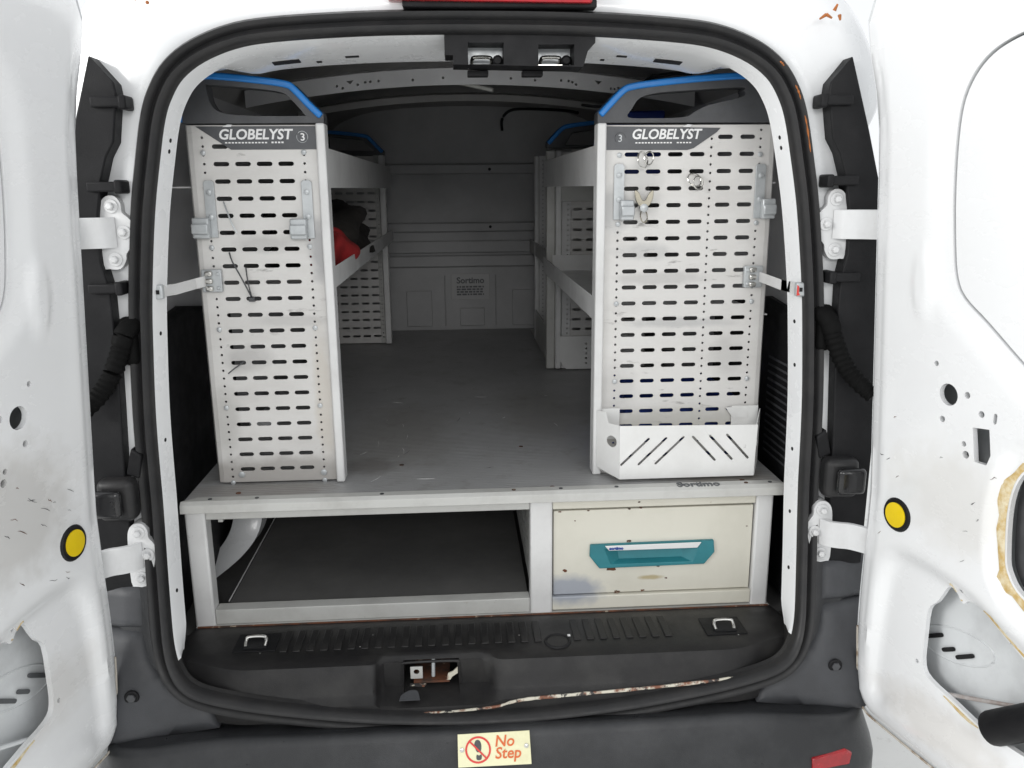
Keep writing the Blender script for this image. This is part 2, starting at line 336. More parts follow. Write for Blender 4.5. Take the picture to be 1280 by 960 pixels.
# roof cross members
def roof_beam(y, z0, h, m, holes):
    outline = [(-.60+1.2*i/24, z0+h) for i in range(25)] + [(.60-1.2*i/24, z0) for i in range(25)]
    f = lambda u, v, w: (u, y+w, v-.16*(u*u))
    b = MB().sheet(outline, holes, 0, .004, f); 
    b.grid([[f(-.6+1.2*i/24, z0, 0) for i in range(25)], [f(-.6+1.2*i/24, z0+.012, .07) for i in range(25)]])
    b.grid([[f(-.6+1.2*i/24, z0+h, 0) for i in range(25)], [f(-.6+1.2*i/24, z0+h+.01, .03) for i in range(25)]])
    return b.build('roof_beam', m, van, smooth=False)
hl = [circ(x, 1.783+dz, .0035, 8) for x, dz in [(-.36, .002), (-.345, -.005), (-.305, .0), (-.285, .004), (-.272, .004), (-.25, .004), (-.16, .001), (-.08, .003), (.10, .002), (.165, 0), (.235, .004), (.255, .004), (.265, .002), (.275, -.003), (.37, -.004), (.38, -.004), (.39, 0)]]
hl += [[(-.335, 1.795), (-.315, 1.795), (-.325, 1.786)], [(.325, 1.795), (.345, 1.795), (.335, 1.786)]]
roof_beam(.70, 1.768, .042, 'white_in', hl)
roof_beam(1.45, 1.80, .022, 'roof', [])
MB().box(-.07, .07, -.014, .014, -.006, .006).build('interior_lamp', 'lamp', van, .004)
lampo = bpy.data.objects['interior_lamp']; lampo.location = (.0, 1.0, 1.80); lampo.rotation_euler = (0, R(13), R(-14))
MB().tube(smoothline([(.15, 2.10, 1.74), (.152, 2.1, 1.79), (.185, 2.09, 1.822), (.25, 2.08, 1.828), (.40, 2.0, 1.815), (.46, 1.95, 1.80)], 5), .006).build('roof_cable', 'black', van)
MB().tube(smoothline([(.40, .75, 1.70), (.43, .62, 1.745), (.44, .55, 1.765), (.47, .5, 1.768), (.52, .45, 1.765)], 5), .005).build('roof_cable', 'black', van)
MB().tube(smoothline([(.30, .75, 1.72), (.34, .62, 1.705), (.38, .5, 1.72), (.41, .5, 1.74)], 5), .004).build('roof_cable', 'black', van)
# bulkhead with pressed ribs
bk = MB().box(-.73, .73, 2.29, 2.33, .5, 1.86).build('bulkhead', 'bulk', van)
for z0, z1, d in [(1.562, 1.607, .028), (1.303, 1.345, .028), (1.205, 1.262, .016), (1.142, 1.195, .030)]:
    MB().box(-.72, .72, 2.29-d, 2.288, z0, z1).build('bulkhead_rib', 'bulk', bk, .006)
for x0, x1, z0, z1 in [(-.30, -.18, .86, 1.03), (-.05, .068, .86, .945), (.20, .32, .86, 1.03), (-.12, -.115, .86, 1.10), (.12, .125, .86, 1.10)]:
    MB().box(x0, x1, 2.281, 2.288, z0, z1).build('bulkhead_panel', 'bulk', bk, .004)
for x, z in [(.10, 1.583), (.10, 1.325), (-.19, 1.168), (.0, 1.168), (.19, 1.168)]:
    MB().disc((x, 2.2615, z), (0, -1, 0), .007, .001, 10).build('bulkhead_hole', 'dark', bk)
# black side trim behind the flanges, with louvres on the right
for s in (-1, 1):
    st = MB().sheet([(.10, .54), (.75, .54), (.75, 1.17), (.62, 1.20), (.36, 1.235), (.26, 1.225), (.17, 1.20), (.10, 1.12)], [], 0, .035,
                    lambda u, v, wd: (s*(.732-wd), u, v)).build('side_trim', 'black', van, .012)
    for k in range(14 if s > 0 else 0):
        MB().box(s*.700-.004, s*.700+.004, .14, .30, .86+k*.018, .866+k*.018).build('louvre', 'dgrey', st, .001)
# body pillar and wheel arch seen through the open compartment
b = MB(); pts = smoothline([(-.585, .72, .86), (-.587, .55, .74), (-.592, .5, .66), (-.605, .47, .605), (-.64, .42, .565), (-.70, .36, .53)], 5)
b.grid([[(p[0]-.075, p[1], p[2]) for p in pts], [(p[0]-.03, p[1]-.012, p[2]) for p in pts], [(p[0], p[1], p[2]-.004) for p in pts], [(p[0]+.004, p[1]+.06, p[2]-.006) for p in pts]])
b.build('wheel_arch', 'white', van, angle=60)

# ---- latch plate in the roof header
lp = MB().sheet([(-.067, 1.787), (.212, 1.783), (.212, 1.760), (.198, 1.745), (.190, 1.718), (-.052, 1.722), (-.052, 1.738), (-.067, 1.738)],
    [[(-.024, 1.760), (.042, 1.760), (.042, 1.722), (-.024, 1.722)], [(.106, 1.757), (.173, 1.757), (.173, 1.7205), (.106, 1.7205)]], 0, .07, XZ(-.002)).build('latch_housing', 'black', van, smooth=False)
for x0 in (-.024, .106):
    MB().box(x0, x0+.066, .050, .056, 1.7215, 1.759).build('latch_back', 'zinc', lp)
    MB().tube(smoothline([(x0+.008, .05, 1.727), (x0+.008, .028, 1.735), (x0+.014, .024, 1.738), (x0+.038, .024, 1.738), (x0+.044, .028, 1.735), (x0+.044, .05, 1.727)], 4), .0035).build('latch_striker', 'chrome', lp)
    MB().disc((x0+.056, .048, 1.733), (0, -1, 0), .010, .02, 14, .004).build('latch_buffer', 'black', lp)
    MB().box(x0+.002, x0+.05, .03, .048, 1.722, 1.727).build('latch_tongue', 'chrome', lp, .001)
for x in (-.005, .10): MB().box(x-.02, x+.02, .05, .075, 1.708, 1.719).build('latch_tab', 'black', lp, .002)
# high brake light and its black strip
MB().sheet([(-.165, 1.833), (.20, 1.833), (.208, 1.90), (-.172, 1.90)], [], 0, .03, lambda u, v, wd: (u, -.04+wd+.3*max(0, v-1.83), v-.012*(u/.2)**2)).build('brake_light', 'red', van, .004)
MB().sheet([(-.14, 1.815), (-.14, 1.830), (.21, 1.830), (.21, 1.815)], [], 0, .03, lambda u, v, wd: (u, -.028+wd, v)).build('brake_light_trim', 'black', van, .003)
# sealant clips at the roof corners
for x, z, n in [(-.60, 1.818, 2), (.655, 1.803, 4)]:
    b = MB()
    for k in range(n):
        a = random.uniform(0, 6.28); q = Vector((x+.014*math.cos(a), -.012, z+.012*math.sin(a)))
        b.tube([q, q+Vector((random.uniform(-.015, .015), -.004, random.uniform(-.01, .012)))], [.0035, .0018], 6)
    b.build('sealant_blob', 'orange', van)
for x, z, l in [(.609, 1.672, .02), (.640, 1.60, .03), (.565, 1.715, .008)]:
    i = min(range(NL), key=lambda i: (LOOP[i]-Vector((x, z))).length)
    b = MB(); pp = []
    for k in range(-3, 4):
        q = LOOP[(i+k) % NL]; pp.append((q.x+LN[i].x*.011, -.0165, q.y+LN[i].y*.011))
    c = Vector(pp[3]); pp = [tuple(c+(Vector(p)-c)*(l/.05)) for p in pp]
    b.tube(pp, [.0006, .0018, .001, .0022, .0008, .0016, .0005], 6); b.build('seal_scrape', 'orange', van)

# ---- black lamp trims, clips, hinges, stops and cable boots on both pillars
def pillar(s):
    q = .006*s                                            # the opening sits a touch right of the van's measured centre
    X = lambda x: s*x+q
    trim = [(.690, 1.735), (.651, 1.688), (.649, 1.67), (.663, 1.587), (.680, 1.56), (.694, 1.52), (.707, 1.456), (.712, 1.37), (.702, 1.32), (.703, 1.20),
            (.708, 1.09), (.716, .96), (.722, .70), (.80, .70), (.80, 1.30), (.765, 1.50), (.735, 1.60)]
    t = MB().sheet([(X(x), z) for x, z in trim], [], 0, .05, XZ(-.022)).build('lamp_trim', 'black', van, .003)
    for cx, cz in ((.648, 1.655), (.672, 1.508), (.692, 1.322)):
        MB().box(min(X(cx-.014), X(cx+.045)), max(X(cx-.014), X(cx+.045)), -.034, .008, cz-.009, cz+.009).build('trim_clip', 'black', t, .003)
        MB().box(min(X(cx-.018), X(cx-.004)), max(X(cx-.018), X(cx-.004)), -.036, .008, cz-.013, cz+.012).build('trim_clip', 'black', t, .004)
    # hinges
    for zc, y0, out in ((1.425, -.012, [(.685, .048), (.667, 0), (.688, -.05)]), (.783, -.030, [(.700, .048), (.686, 0), (.703, -.05)])):
        cx = out[0][0]; x1 = out[1][0]
        ol = [(cx-.017, zc+.052), (cx-.008, zc+.066), (cx+.008, zc+.066), (cx+.020, zc+.052), (cx+.024, zc+.02), (cx+.026, zc-.06), (cx+.016, zc-.068), (cx-.004, zc-.068),
              (cx-.016, zc-.052), (cx-.018, zc-.040), (x1-.014, zc-.022), (x1-.018, zc), (x1-.014, zc+.022), (cx-.018, zc+.036)]
        ol = [(p.x, p.y) for p in smoothline([Vector(p) for p in ol], 3, True)]
        h = MB().sheet([(X(x), z) for x, z in ol], [], 0, .03, XZ(y0)).build('door_hinge', 'hinge', van, .004)
        for bx, bz in out:
            MB().disc((X(bx), y0, zc+bz), (0, -1, 0), .013, .003, 18).build('washer', 'hinge', h, .001)
            MB().disc((X(bx), y0-.003, zc+bz), (0, -1, 0), .0075, .008, 6, .002).build('bolt', 'hinge', h, .001)
        path = smoothline([(X(cx-.004), y0-.002, zc), (X(cx+.008), y0-.018, zc), (X(cx+.026), y0-.028, zc), (X(cx+.05), y0-.038, zc), (X(cx+.085), y0-.075, zc), (X(cx+.10), y0-.10, zc)], 5)
        hh = .028
        b = MB().grid([[(p[0], p[1], p[2]-hh) for p in path], [(p[0], p[1], p[2]+hh) for p in path], [(p[0]+s*.006, p[1]+.009, p[2]+hh) for p in path], [(p[0]+s*.006, p[1]+.009, p[2]-hh) for p in path], [(p[0], p[1], p[2]-hh) for p in path]])
        b.build('hinge_arm', 'hinge', h, .002, angle=30)
    # rubber cable boot
    path = smoothline([(X(.672), .0, 1.25), (X(.684), -.022, 1.235), (X(.694), -.03, 1.20), (X(.712), -.036, 1.155), (X(.735), -.05, 1.12), (X(.765), -.075, 1.09)], 8)
    rr = [.016+(.003 if k % 2 else 0) if k > 12 else .019 for k in range(len(path))]
    MB().tube(path, rr, 12).build('cable_boot', 'boot', van)
    MB().box(min(X(.665), X(.70)), max(X(.665), X(.70)), -.02, .012, 1.17, 1.265).build('boot_socket', 'boot', van, .014, seg=4)
    # rubber door stop
    bs = MB().box(min(X(.693), X(.765)), max(X(.693), X(.765)), -.052, -.01, .862, .948).build('door_stop', 'rubber', van, .014, seg=4)
    MB().box(min(X(.712), X(.772)), max(X(.712), X(.772)), -.070, -.05, .876, .932).build('stop_cushion', 'stop', bs, .010, seg=4)
    MB().sheet([(X(.69), .94), (X(.68), .99), (X(.70), 1.005), (X(.715), .95)], [], 0, .03, XZ(-.02)).build('stop_bracket', 'black', bs, .004)
    # bumper end pieces beside the opening
    ye = lambda x, z: yseal(max(z, .43))+.004+.30*max(0, x-.74)
    def endpiece(poly, nm):
        xs_ = [p[0] for p in poly]; zs_ = [p[1] for p in poly]; ex_ = []
        for i in range(1, 14):
            for j in range(1, 12):
                p = (min(xs_)+(max(xs_)-min(xs_))*i/14, min(zs_)+(max(zs_)-min(zs_))*j/12)
                if sd_poly(p, poly) < -.006: ex_.append(p)
        return MB().sheet(poly, [], 0, .02, lambda u, v, wd: (X(u), ye(u, v)+wd+.010*(1-sst(0, .012, -sd_poly((u, v), poly))), v), ex_).build(nm, 'corner', van, angle=50)
    endpiece([(.700, .630), (.76, .630), (.83, .630), (.83, .712), (.76, .712), (.705, .712)], 'bumper_end')
    lo = endpiece(sm2([(.704, .624), (.694, .59), (.682, .56), (.655, .53), (.62, .508), (.57, .490)], 2, False)+[(.55, .44), (.65, .43), (.80, .40), (.83, .50), (.83, .624), (.76, .624)], 'bumper_end')
    MB().disc((X(.722), ye(.722, .507)+.002, .507), (0, -1, 0), .015, .006, 18).build('screw_cup', 'black', lo, .002)
    MB().disc((X(.722), ye(.722, .507)-.004, .507), (0, -1, 0), .009, .003, 6).build('screw', 'dgrey', lo)
for s in (-1, 1): pillar(s)

# ---- rear bumper
plan = [(0, -.188), (.2, -.187), (.4, -.184), (.54, -.180), (.64, -.175), (.71, -.165), (.755, -.148), (.785, -.115), (.80, -.06), (.805, .0), (.805, .15)]
plan = smoothline([Vector(p) for p in plan], 4)
plan = [Vector((-p.x, p.y)) for p in reversed(plan[1:])]+plan
prof = [(-.13, .41), (-.10, .430), (-.05, .440), (-.022, .449), (-.010, .451), (-.002, .446), (.004, .435), (.016, .402), (.026, .375), (.034, .345), (.036, .27), (.02, .16), (-.05, .12)]
rows = []
for o_, z in prof:
    row = []
    for i, p in enumerate(plan):
        t = (plan[min(i+1, len(plan)-1)]-plan[max(i-1, 0)]).normalized(); n = Vector((t.y, -t.x))
        c = sst(.5, .8, abs(p.x)); sc = 1-.35*c*(o_ < -.01)
        row.append((p.x+n.x*o_*sc, p.y+n.y*o_*sc, z-.030*c*(1 if o_ > -.03 else .4)))
    rows.append(row)
bump = MB().grid(rows).build('rear_bumper', 'bumper', van, angle=70)
b = MB().sheet([(-.048, -.012), (.04, -.016), (.048, .006), (.03, .016), (-.048, .012)], [], 0, .02, lambda u, v, wd: (.693+u*.98, -.198+u*.24+wd*.9-.25*v*-1, .350+v)).build('reflector', 'red', bump, .003)

# ---- plastic sill cover with the lower latch recess
xs = sorted(set([round(-.66+1.32*i/44, 4) for i in range(45)] + [-.2465, -.2415, -.236, -.2305, -.2255, -.185, -.184, -.070, -.069, -.0225, -.010, .002, .012, .0225]))
rows = []
for x in xs:
    k = sst(-.246, -.226, x)*(1-sst(-.022, .022, x)); hole = 1 if -.1845 <= x <= -.0695 else 0
    e = sst(.5, .66, abs(x))*.045; ys = e
    A = [(.125, .536), (.055, .550), (-.05+ys, .550), (-.072+ys, .549), (-.086+ys, .545), (-.092+ys, .535), (-.100+ys, .515), (-.107+ys, .497), (-.111+ys, .490), (-.125+ys, .478), (-.13+ys, .45)]
    by = .02 if hole else -.070
    B = [(.125, .536), (.055, .550), (-.045, .550), (-.058, .549), (-.062, .546), (-.066, .541), (by, .539), (by, .484), (-.095, .476), (-.125, .468), (-.13, .45)]
    rows.append([(x, a[0]*(1-k)+c[0]*k, a[1]*(1-k)+c[1]*k) for a, c in zip(A, B)])
sill = MB().grid(rows).build('sill_cover', 'sill', van, angle=35)
rib = None
for i in range(30):
    x = -.44+i*.0285
    if .11 < x < .18: continue
    if rib is None:
        rib = MB().box(-.008, .008, -.0325, .0525, 0, .0035).build('tread_rib', 'sill', sill, .0025); rib.location = (x, 0, .5495)
    else: dupmesh(rib, (x, 0, .5495), sill)
# latch in the recess
b = MB(); pts = smoothline([(-.187, -.0715, .488), (-.186, -.0715, .53), (-.176, -.0715, .538), (-.08, -.0715, .538), (-.070, -.0715, .53), (-.067, -.0715, .488)], 4)
b.tube(pts, .003, 6); b.build('latch_frame', 'sill', sill)
MB().sheet([(-.172, .492), (-.146, .492), (-.146, .520), (-.172, .520)], [circ(-.159, .508, .006, 10)], 0, .004, XZ(-.06)).build('latch_plate', 'rail', sill, .001)
MB().box(-.165, -.09, -.066, .019, .4855, .490).build('latch_base', 'rust', sill)
MB().tube([(-.124, -.055, .494), (-.123, -.05, .538)], .004, 10).build('latch_pin', 'zinc', sill)
MB().sheet([(-.096, .493), (-.092, .508), (-.082, .512), (-.072, .522), (-.072, .508), (-.084, .500), (-.088, .493)], [], 0, .003, XZ(-.07)).build('latch_bracket', 'chip', sill)
MB().sheet([(-.172, -.083), (-.142, -.088), (-.138, -.079), (-.172, -.076)], [], 0, .002, lambda u, v, wd: (u, v, .4905+wd)).build('latch_shim', 'chip', sill)
MB().sheet([(p.x, p.y) for p in smoothline([Vector(p) for p in [(-.192, -.120), (-.188, -.108), (-.172, -.098), (-.156, -.100), (-.150, -.120)]], 4)], [], 0, .002, lambda u, v, wd: (u, v, .4795+(v+.125)*.33+wd)).build('worn_patch', 'corner', sill)
# tie-down eyes and the round cover
for x, y in ((-.502, .004), (.515, -.006)):
    MB().box(x-.045, x+.045, y-.03, y+.042, .5502, .5525).build('tie_down_pad', 'black', sill, .002)
    MB().box(x-.024, x+.024, y-.020, y+.012, .5527, .5545).build('tie_down_pocket', 'dark', sill)
    MB().tube(smoothline([(x-.020, y-.012, .553), (x-.021, y+.002, .562), (x-.014, y+.006, .566), (x+.014, y+.006, .566), (x+.021, y+.002, .562), (x+.020, y-.012, .553)], 4), .0038, 8).build('tie_down_eye', 'chrome', sill)
MB().tube([(.143+.026*math.cos(a*.3927), -.034+.026*math.sin(a*.3927), .5505) for a in range(16)], .0035, 6, True).build('cover_ring', 'dark', sill)
MB().disc((.143, -.034, .549), (0, 0, 1), .023, .0025, 24).build('round_cover', 'sill', sill, .001)
MB().box(.167, .173, -.018, -.012, .5515, .5535).build('paint_fleck', 'ink', sill)
rnd = random.Random(31)
for k in range(12):
    x = rnd.uniform(-.5, .55); y = rnd.uniform(-.04, .045); MB().disc((x, y, .5498), (0, 0, 1), rnd.uniform(.0008, .0016), .0006, 6).build('paint_fleck', 'rail', sill)
# chipped steel flange between sill and seal
cp = smoothline([Vector(p) for p in [(-.19, -.130, .462), (-.093, -.132, .463), (.0, -.132, .469), (.035, -.132, .478), (.07, -.131, .483), (.138, -.131, .487), (.304, -.128, .493), (.45, -.122, .499), (.53, -.112, .503)]], 6)
hs = [.0004+.0022*random.uniform(.4, 1.2)*min(1, i/20)*(1 if i < len(cp)-8 else (len(cp)-i)/9) for i in range(len(cp))]
b = MB().grid([[(p.x, p.y-.0055, p.z-.001-h) for p, h in zip(cp, hs)], [(p.x, p.y-.006, p.z-.0005) for p in cp], [(p.x, p.y-.004, p.z+h) for p, h in zip(cp, hs)], [(p.x, p.y-.001, p.z+h-.0005) for p, h in zip(cp, hs)]])
b.build('chipped_flange', 'chip', van, angle=50)

# ---- rear doors, left and right are mirror images
def tum(z): return 0 if z < .9 else .07*(z-.9)+(.12*(z-1.5)**2 if z > 1.5 else 0)
WIN = sm2([(.345, 1.722), (.29, 1.714), (.245, 1.697), (.212, 1.668), (.190, 1.625), (.181, 1.56), (.180, 1.48), (.185, 1.40), (.193, 1.345), (.212, 1.312), (.26, 1.276), (.338, 1.215), (.375, 1.195), (.45, 1.19), (.535, 1.20), (.555, 1.24), (.555, 1.45), (.545, 1.66), (.51, 1.715), (.43, 1.726)], 4)
CAV = sm2([(.174, .715), (.190, .738), (.200, .757), (.211, .779), (.226, .785), (.238, .772), (.248, .765), (.262, .777), (.296, .773), (.34, .745), (.40, .715), (.46, .68), (.50, .63), (.48, .575), (.42, .562), (.36, .557), (.31, .558), (.255, .569), (.195, .580), (.176, .600), (.173, .65)], 3)
SPK = sm2([(.365, 1.062), (.335, 1.030), (.322, .975), (.323, .895), (.334, .862), (.36, .838), (.42, .82), (.48, .84), (.515, .90), (.515, .98), (.48, 1.05), (.42, 1.075)], 4)
PENT = [(.250, 1.098), (.283, 1.103), (.288, 1.059), (.281, 1.040), (.257, 1.039)]
POCKET = sm2([(.045, .47), (.045, .62), (.055, .74), (.085, .800), (.14, .815), (.21, .812), (.28, .80), (.34, .775), (.42, .75), (.55, .70), (.58, .60), (.56, .50), (.40, .49), (.25, .50), (.14, .48), (.09, .45)], 3)
SPKR = sm2([(.35, 1.085), (.315, 1.05), (.298, .97), (.300, .88), (.322, .83), (.37, .80), (.45, .79), (.54, .83), (.55, 1.0), (.50, 1.09), (.42, 1.105)], 3)
SMALL = [(.168, 1.193, .005), (.186, 1.096, .006), (.236, 1.151, .006), (.266, 1.125, .006), (.234, 1.064, .005), (.239, 1.046, .007), (.245, .790, .004), (.162, .60, .0045), (.351, .742, .004)]
OUT = sm2([(.0, 1.82), (.0, 1.6), (.0, 1.3), (.0, 1.0), (.0, .8), (.002, .62), (.010, .52), (.022, .455), (.050, .425), (.11, .418), (.25, .418), (.45, .42), (.60, .43), (.635, .47), (.64, .8), (.64, 1.2), (.63, 1.6), (.60, 1.82), (.3, 1.83)], 4)
SKIN = sm2([(-.006, 1.83), (-.006, 1.6), (-.006, 1.3), (-.006, 1.0), (-.006, .8), (-.006, .62), (.004, .52), (.014, .45), (.040, .408), (.10, .402), (.25, .402), (.45, .404), (.61, .412), (.65, .46), (.655, .8), (.655, 1.2), (.645, 1.6), (.61, 1.83), (.3, 1.84)], 4)
def relief(u, v):
    e = -sd_poly((u, v), OUT)
    h = -.016*(1-sst(0, .022, e))                                        # rolled edge
    h -= .006*(1-sst(.024, .042, e))*sst(.012, .02, e)
    h -= .016*(1-sst(-.034, .006, sd_poly((u, v), POCKET)))
    h -= .010*(1-sst(-.006, .014, sd_poly((u, v), SPKR)))
    h -= .007*(1-sst(.0, .055, sd_poly((u, v), WIN)))
    h += .005*(1-sst(.012, .030, math.hypot((u-.13)*1.0, (v-1.33)*.35)))
    return h
def make_door(s):
    a = R(15 if s > 0 else 13); xe = .762 if s > 0 else -.742
    def f(u, v, wd):                                                     # wd > 0 is towards the inside face
        x = xe-s*tum(v)+s*math.sin(a)*u - s*math.cos(a)*wd; y = -.09-math.cos(a)*u - math.sin(a)*wd
        return (x, y, v)
    holes = [WIN, CAV, SPK, PENT, circ(.197, 1.143, .0195, 20), slit((.293, 1.130), (.292, 1.118), .007)] + [circ(u, v, r, 10) for u, v, r in SMALL]
    extra = []
    for i in range(64):
        for j in range(118):
            u, v = .004+i*.01, .424+j*.012
            if sd_poly((u, v), OUT) < -.004 and all(sd_poly((u, v), h) > .003 for h in holes): extra.append((u, v))
    V, F = cdt(OUT, holes, extra); n = len(V)
    hgt = [relief(u, v) for u, v in V]
    VV = [f(u, v, h) for (u, v), h in zip(V, hgt)]+[f(u, v, h-.0015) for (u, v), h in zip(V, hgt)]
    FF = [tuple(t) for t in F]+[tuple(n+i for i in reversed(t)) for t in F]
    ec = {}
    for t in F:
        for i in range(3):
            e = (t[i], t[(i+1) % 3]); ec.setdefault(tuple(sorted(e)), []).append(e)
    # turn hole and outline edges inwards a little so the sheet reads as pressed steel
    be = [l[0] for l in ec.values() if len(l) == 1]
    VV2 = {}
    for p, q in be:
        for i in (p, q):
            if i not in VV2: VV2[i] = len(VV); u, v = V[i]; VV.append(f(u, v, hgt[i]-.010))
        FF.append((q, p, VV2[p], VV2[q]))
    d = MB().add(VV, FF).build('rear_door', 'door', van, angle=40)
    d['label'] = 'white rear door on the left, scuffed, hinged at the pillar' if s < 0 else 'white rear door on the right with black tube in its lower cavity'
    # window blank, held off the panel by a thin gap
    cx, cz = .37, 1.46
    wb = [(cx+(u-cx)*(1-.0035/.19), cz+(v-cz)*(1-.0035/.26)) for u, v in WIN]
    MB().sheet(wb, [], -.0085, -.020, f, [(u*.03+.2, 1.2+v*.03) for u in range(12) for v in range(18) if sd_poly((u*.03+.2, 1.2+v*.03), wb) < -.01]).build('window_blank', 'door', d, .002)
    # outer skin
    ex = [(.02+i*.04, .43+j*.045) for i in range(16) for j in range(31)]; ex = [p for p in ex if sd_poly(p, SKIN) < -.01]
    MB().sheet(SKIN, [], -.020, -.022, lambda u, v, wd: f(u, v, wd-.045*sst(0, .06, -sd_poly((u, v), SKIN))), ex).build('outer_skin', 'skin', d, angle=60)
    b = MB(); lp_ = [SKIN[i] for i in range(len(SKIN)) if SKIN[i][1] < .60]
    b.tube([f(u+.004*(1 if u < .3 else -1)*(v > .42), v+.006*(v < .45), -.0165) for u, v in lp_], .0022, 6); b.build('hem_sealant', 'hem', d)
    # yellow plug in its black grommet
    c = f(.091, .878, relief(.091, .878)); nrm = Vector(f(0, .878, 1))-Vector(f(0, .878, 0))
    pl = MB().disc(c, nrm, .034, .004, 28, r2=.031).build('grommet', 'black', d)
    MB().disc(Vector(c)+nrm*.0041, nrm, .0245, .0018, 28, .0008).build('yellow_plug', 'yellow', pl)
    # dried sealant round the openings
    def smear(base, lo, hi, w0, seed, nm):
        rnd = random.Random(seed); pts = base[lo:hi]; A = []; B = []
        cx_ = sum(p[0] for p in base)/len(base); cy_ = sum(p[1] for p in base)/len(base)
        for i, (u, v) in enumerate(pts):
            dn = Vector((u-cx_, v-cy_)).normalized(); e = math.sin(math.pi*i/max(1, len(pts)-1))**.3
            k0 = .004; k1 = k0+.002+w0*e*rnd.uniform(.5, 1.1)
            A.append((u+dn.x*k0, v+dn.y*k0)); B.append((u+dn.x*k1, v+dn.y*k1))
        g = MB().grid([[f(u, v, relief(u, v)+.0005) for u, v in A], [f((A[i][0]+B[i][0])/2, (A[i][1]+B[i][1])/2, relief((A[i][0]+B[i][0])/2, (A[i][1]+B[i][1])/2)+.0022) for i in range(len(A))], [f(u, v, relief(u, v)+.0004) for u, v in B]])
        g.build(nm, 'seal_tan', d, angle=70)
    smear(SPK, 0, 26, .020, 3+s, 'sealant')
    for lo, hi, w0, sd in ((11, 15, .006, 1), (24, 31, .008, 2), (32, 37, .009, 5), (48, 53, .006, 6), (17, 19, .006, 7)): smear(CAV, lo, hi, w0, sd*10+s, 'sealant')
    MB().sheet([(.42+(u-.42)*1.12, .945+(v-.945)*1.12) for u, v in SPK], [], -.045, -.042, f).build('opening_shade_sheet', 'shade_sheet', d)  # dark sheet added behind the speaker opening to imitate its shaded interior
    # pressed oval and dark slots on the inside of the outer skin
    ov = [(.200+.085*math.cos(t), .645+.034*math.sin(t)+.02*math.cos(t)) for t in [2*math.pi*k/40 for k in range(40)]]
    MB().tube([f(u, v, -.0655) for u, v in ov], .0022, 6, True).build('pressed_oval', 'skin', d)
    for u, v, l, tl in ((.152, .640, .034, .62), (.189, .631, .020, .62), (.226, .637, .030, .66)):
        MB().sheet(slit((u-l/2, v-l*tl/2), (u+l/2, v+l*tl/2), .008), [], -.0635, -.060, f).build('skin_slot', 'dink' if s < 0 else 'dark', d)
    MB().tube([f(.20, .553, -.03), f(.40, .645, -.03), f(.55, .70, -.03)], .004, 8).build('lower_rail', 'worn' if s > 0 else 'skin', d)
    if s > 0:
        A = Vector(f(.338, .572, -.012)); Bq = Vector(f(.452, .672, -.030)); ax = (Bq-A).normalized()
        t = MB(); segn = 24; u_ = ax.cross(Vector((0, 0, 1))).normalized(); v_ = u_.cross(ax)
        rg = []
        for dd, r in ((.02, .022), (0, .0255), (0, .0285), (.006, .030), (.16, .030)):
            rg.append([A+ax*dd+(u_*math.cos(2*math.pi*k/segn)+v_*math.sin(2*math.pi*k/segn))*r for k in range(segn)])
        t.grid(rg, True); bt = t.build('black_tube', 'black', d, angle=50); MB().disc(A+ax*.016, ax, .0215, .003, 24).build('tube_end', 'dgrey', d)
    # scratches
    rnd = random.Random(20+s)
    for k in range(24 if s < 0 else 12):
        u = rnd.uniform(.04, .30); v = rnd.uniform(.93, 1.08) if k % 2 else rnd.uniform(.80, 1.02); l = rnd.uniform(.006, .028 if s < 0 else .012); an = rnd.uniform(.3, .8)
        pp = [(u+l*q_*math.cos(an), v+l*q_*math.sin(an)+rnd.uniform(-.002, .002)) for q_ in (0, .35, .7, 1)]
        if any(sd_poly(p, h) < .006 for p in pp for h in holes) or math.hypot(u-.09, v-.878) < .05: continue
        MB().tube([f(p[0], p[1], relief(*p)+.0002) for p in pp], [.0002, rnd.uniform(.0003, .0010), rnd.uniform(.0003, .0007), .0002], 5).build('scratch', 'dgrey' if k % 3 else 'rust', d)
    return d
for s in (-1, 1): make_door(s)

# ================================================================== drawer unit under the deck
un = thing('drawer_unit', 'aluminium framed drawer unit with grey deck board, open bay and cream drawer', 'drawer unit')
DZ = .845
MB().box(-.657, .672, .088, 2.27, DZ-.022, DZ).build('deck_board', 'deck', un, .001)
b = MB(); prl = [(.112, DZ+.0035), (.090, DZ+.003), (.082, DZ-.004), (.080, DZ-.022), (.086, DZ-.022), (.112, DZ+.0005)]
b.grid([[(x+((.030*(1 if x < 0 else -1)) if (abs(x) > .6 and y > .1) else 0), y, z) for y, z in prl] for x in (-.660, -.63, -.4, 0, .4, .64, .675)])
lip = b.build('edge_strip', 'rail', un, .001)
for x in (-.60, -.50, -.23, .06, .165, .29, .44, .585, .64):
    MB().disc((x, .099, DZ+.0033), (0, 0, 1), .0045, .0012, 10).build('screw', 'rust' if x in (.585, .06) else 'dgrey', lip)
text('lettering', 'Sortimo', .026, (.475, .0965, DZ+.0040), 'dink', lip, rot=(R(14), 0, 0), sx=1.15, bold=.0008)
for x0, x1 in ((-.662, -.618), (.097, .148), (.616, .656)):
    MB().box(x0, x1, .108, .150, .536, DZ-.0225).build('post', 'post', un, .005, seg=3)
MB().box(-.6175, .0965, .112, .146, .795, DZ-.0225).build('top_rail', 'rail', un, .002)
MB().box(.1485, .6155, .112, .146, .793, DZ-.0225).build('top_rail', 'cream', un, .002)
MB().box(-.6175, .0965, .112, .146, .5415, .577).build('bottom_rail', 'rail', un, .002)
MB().box(.1485, .6155, .110, .146, .545, .577).build('bottom_rail', 'cream', un, .002)
MB().box(-.66, .66, .102, .150, .5305, .5412).build('base_strip', 'rail', un, .001)
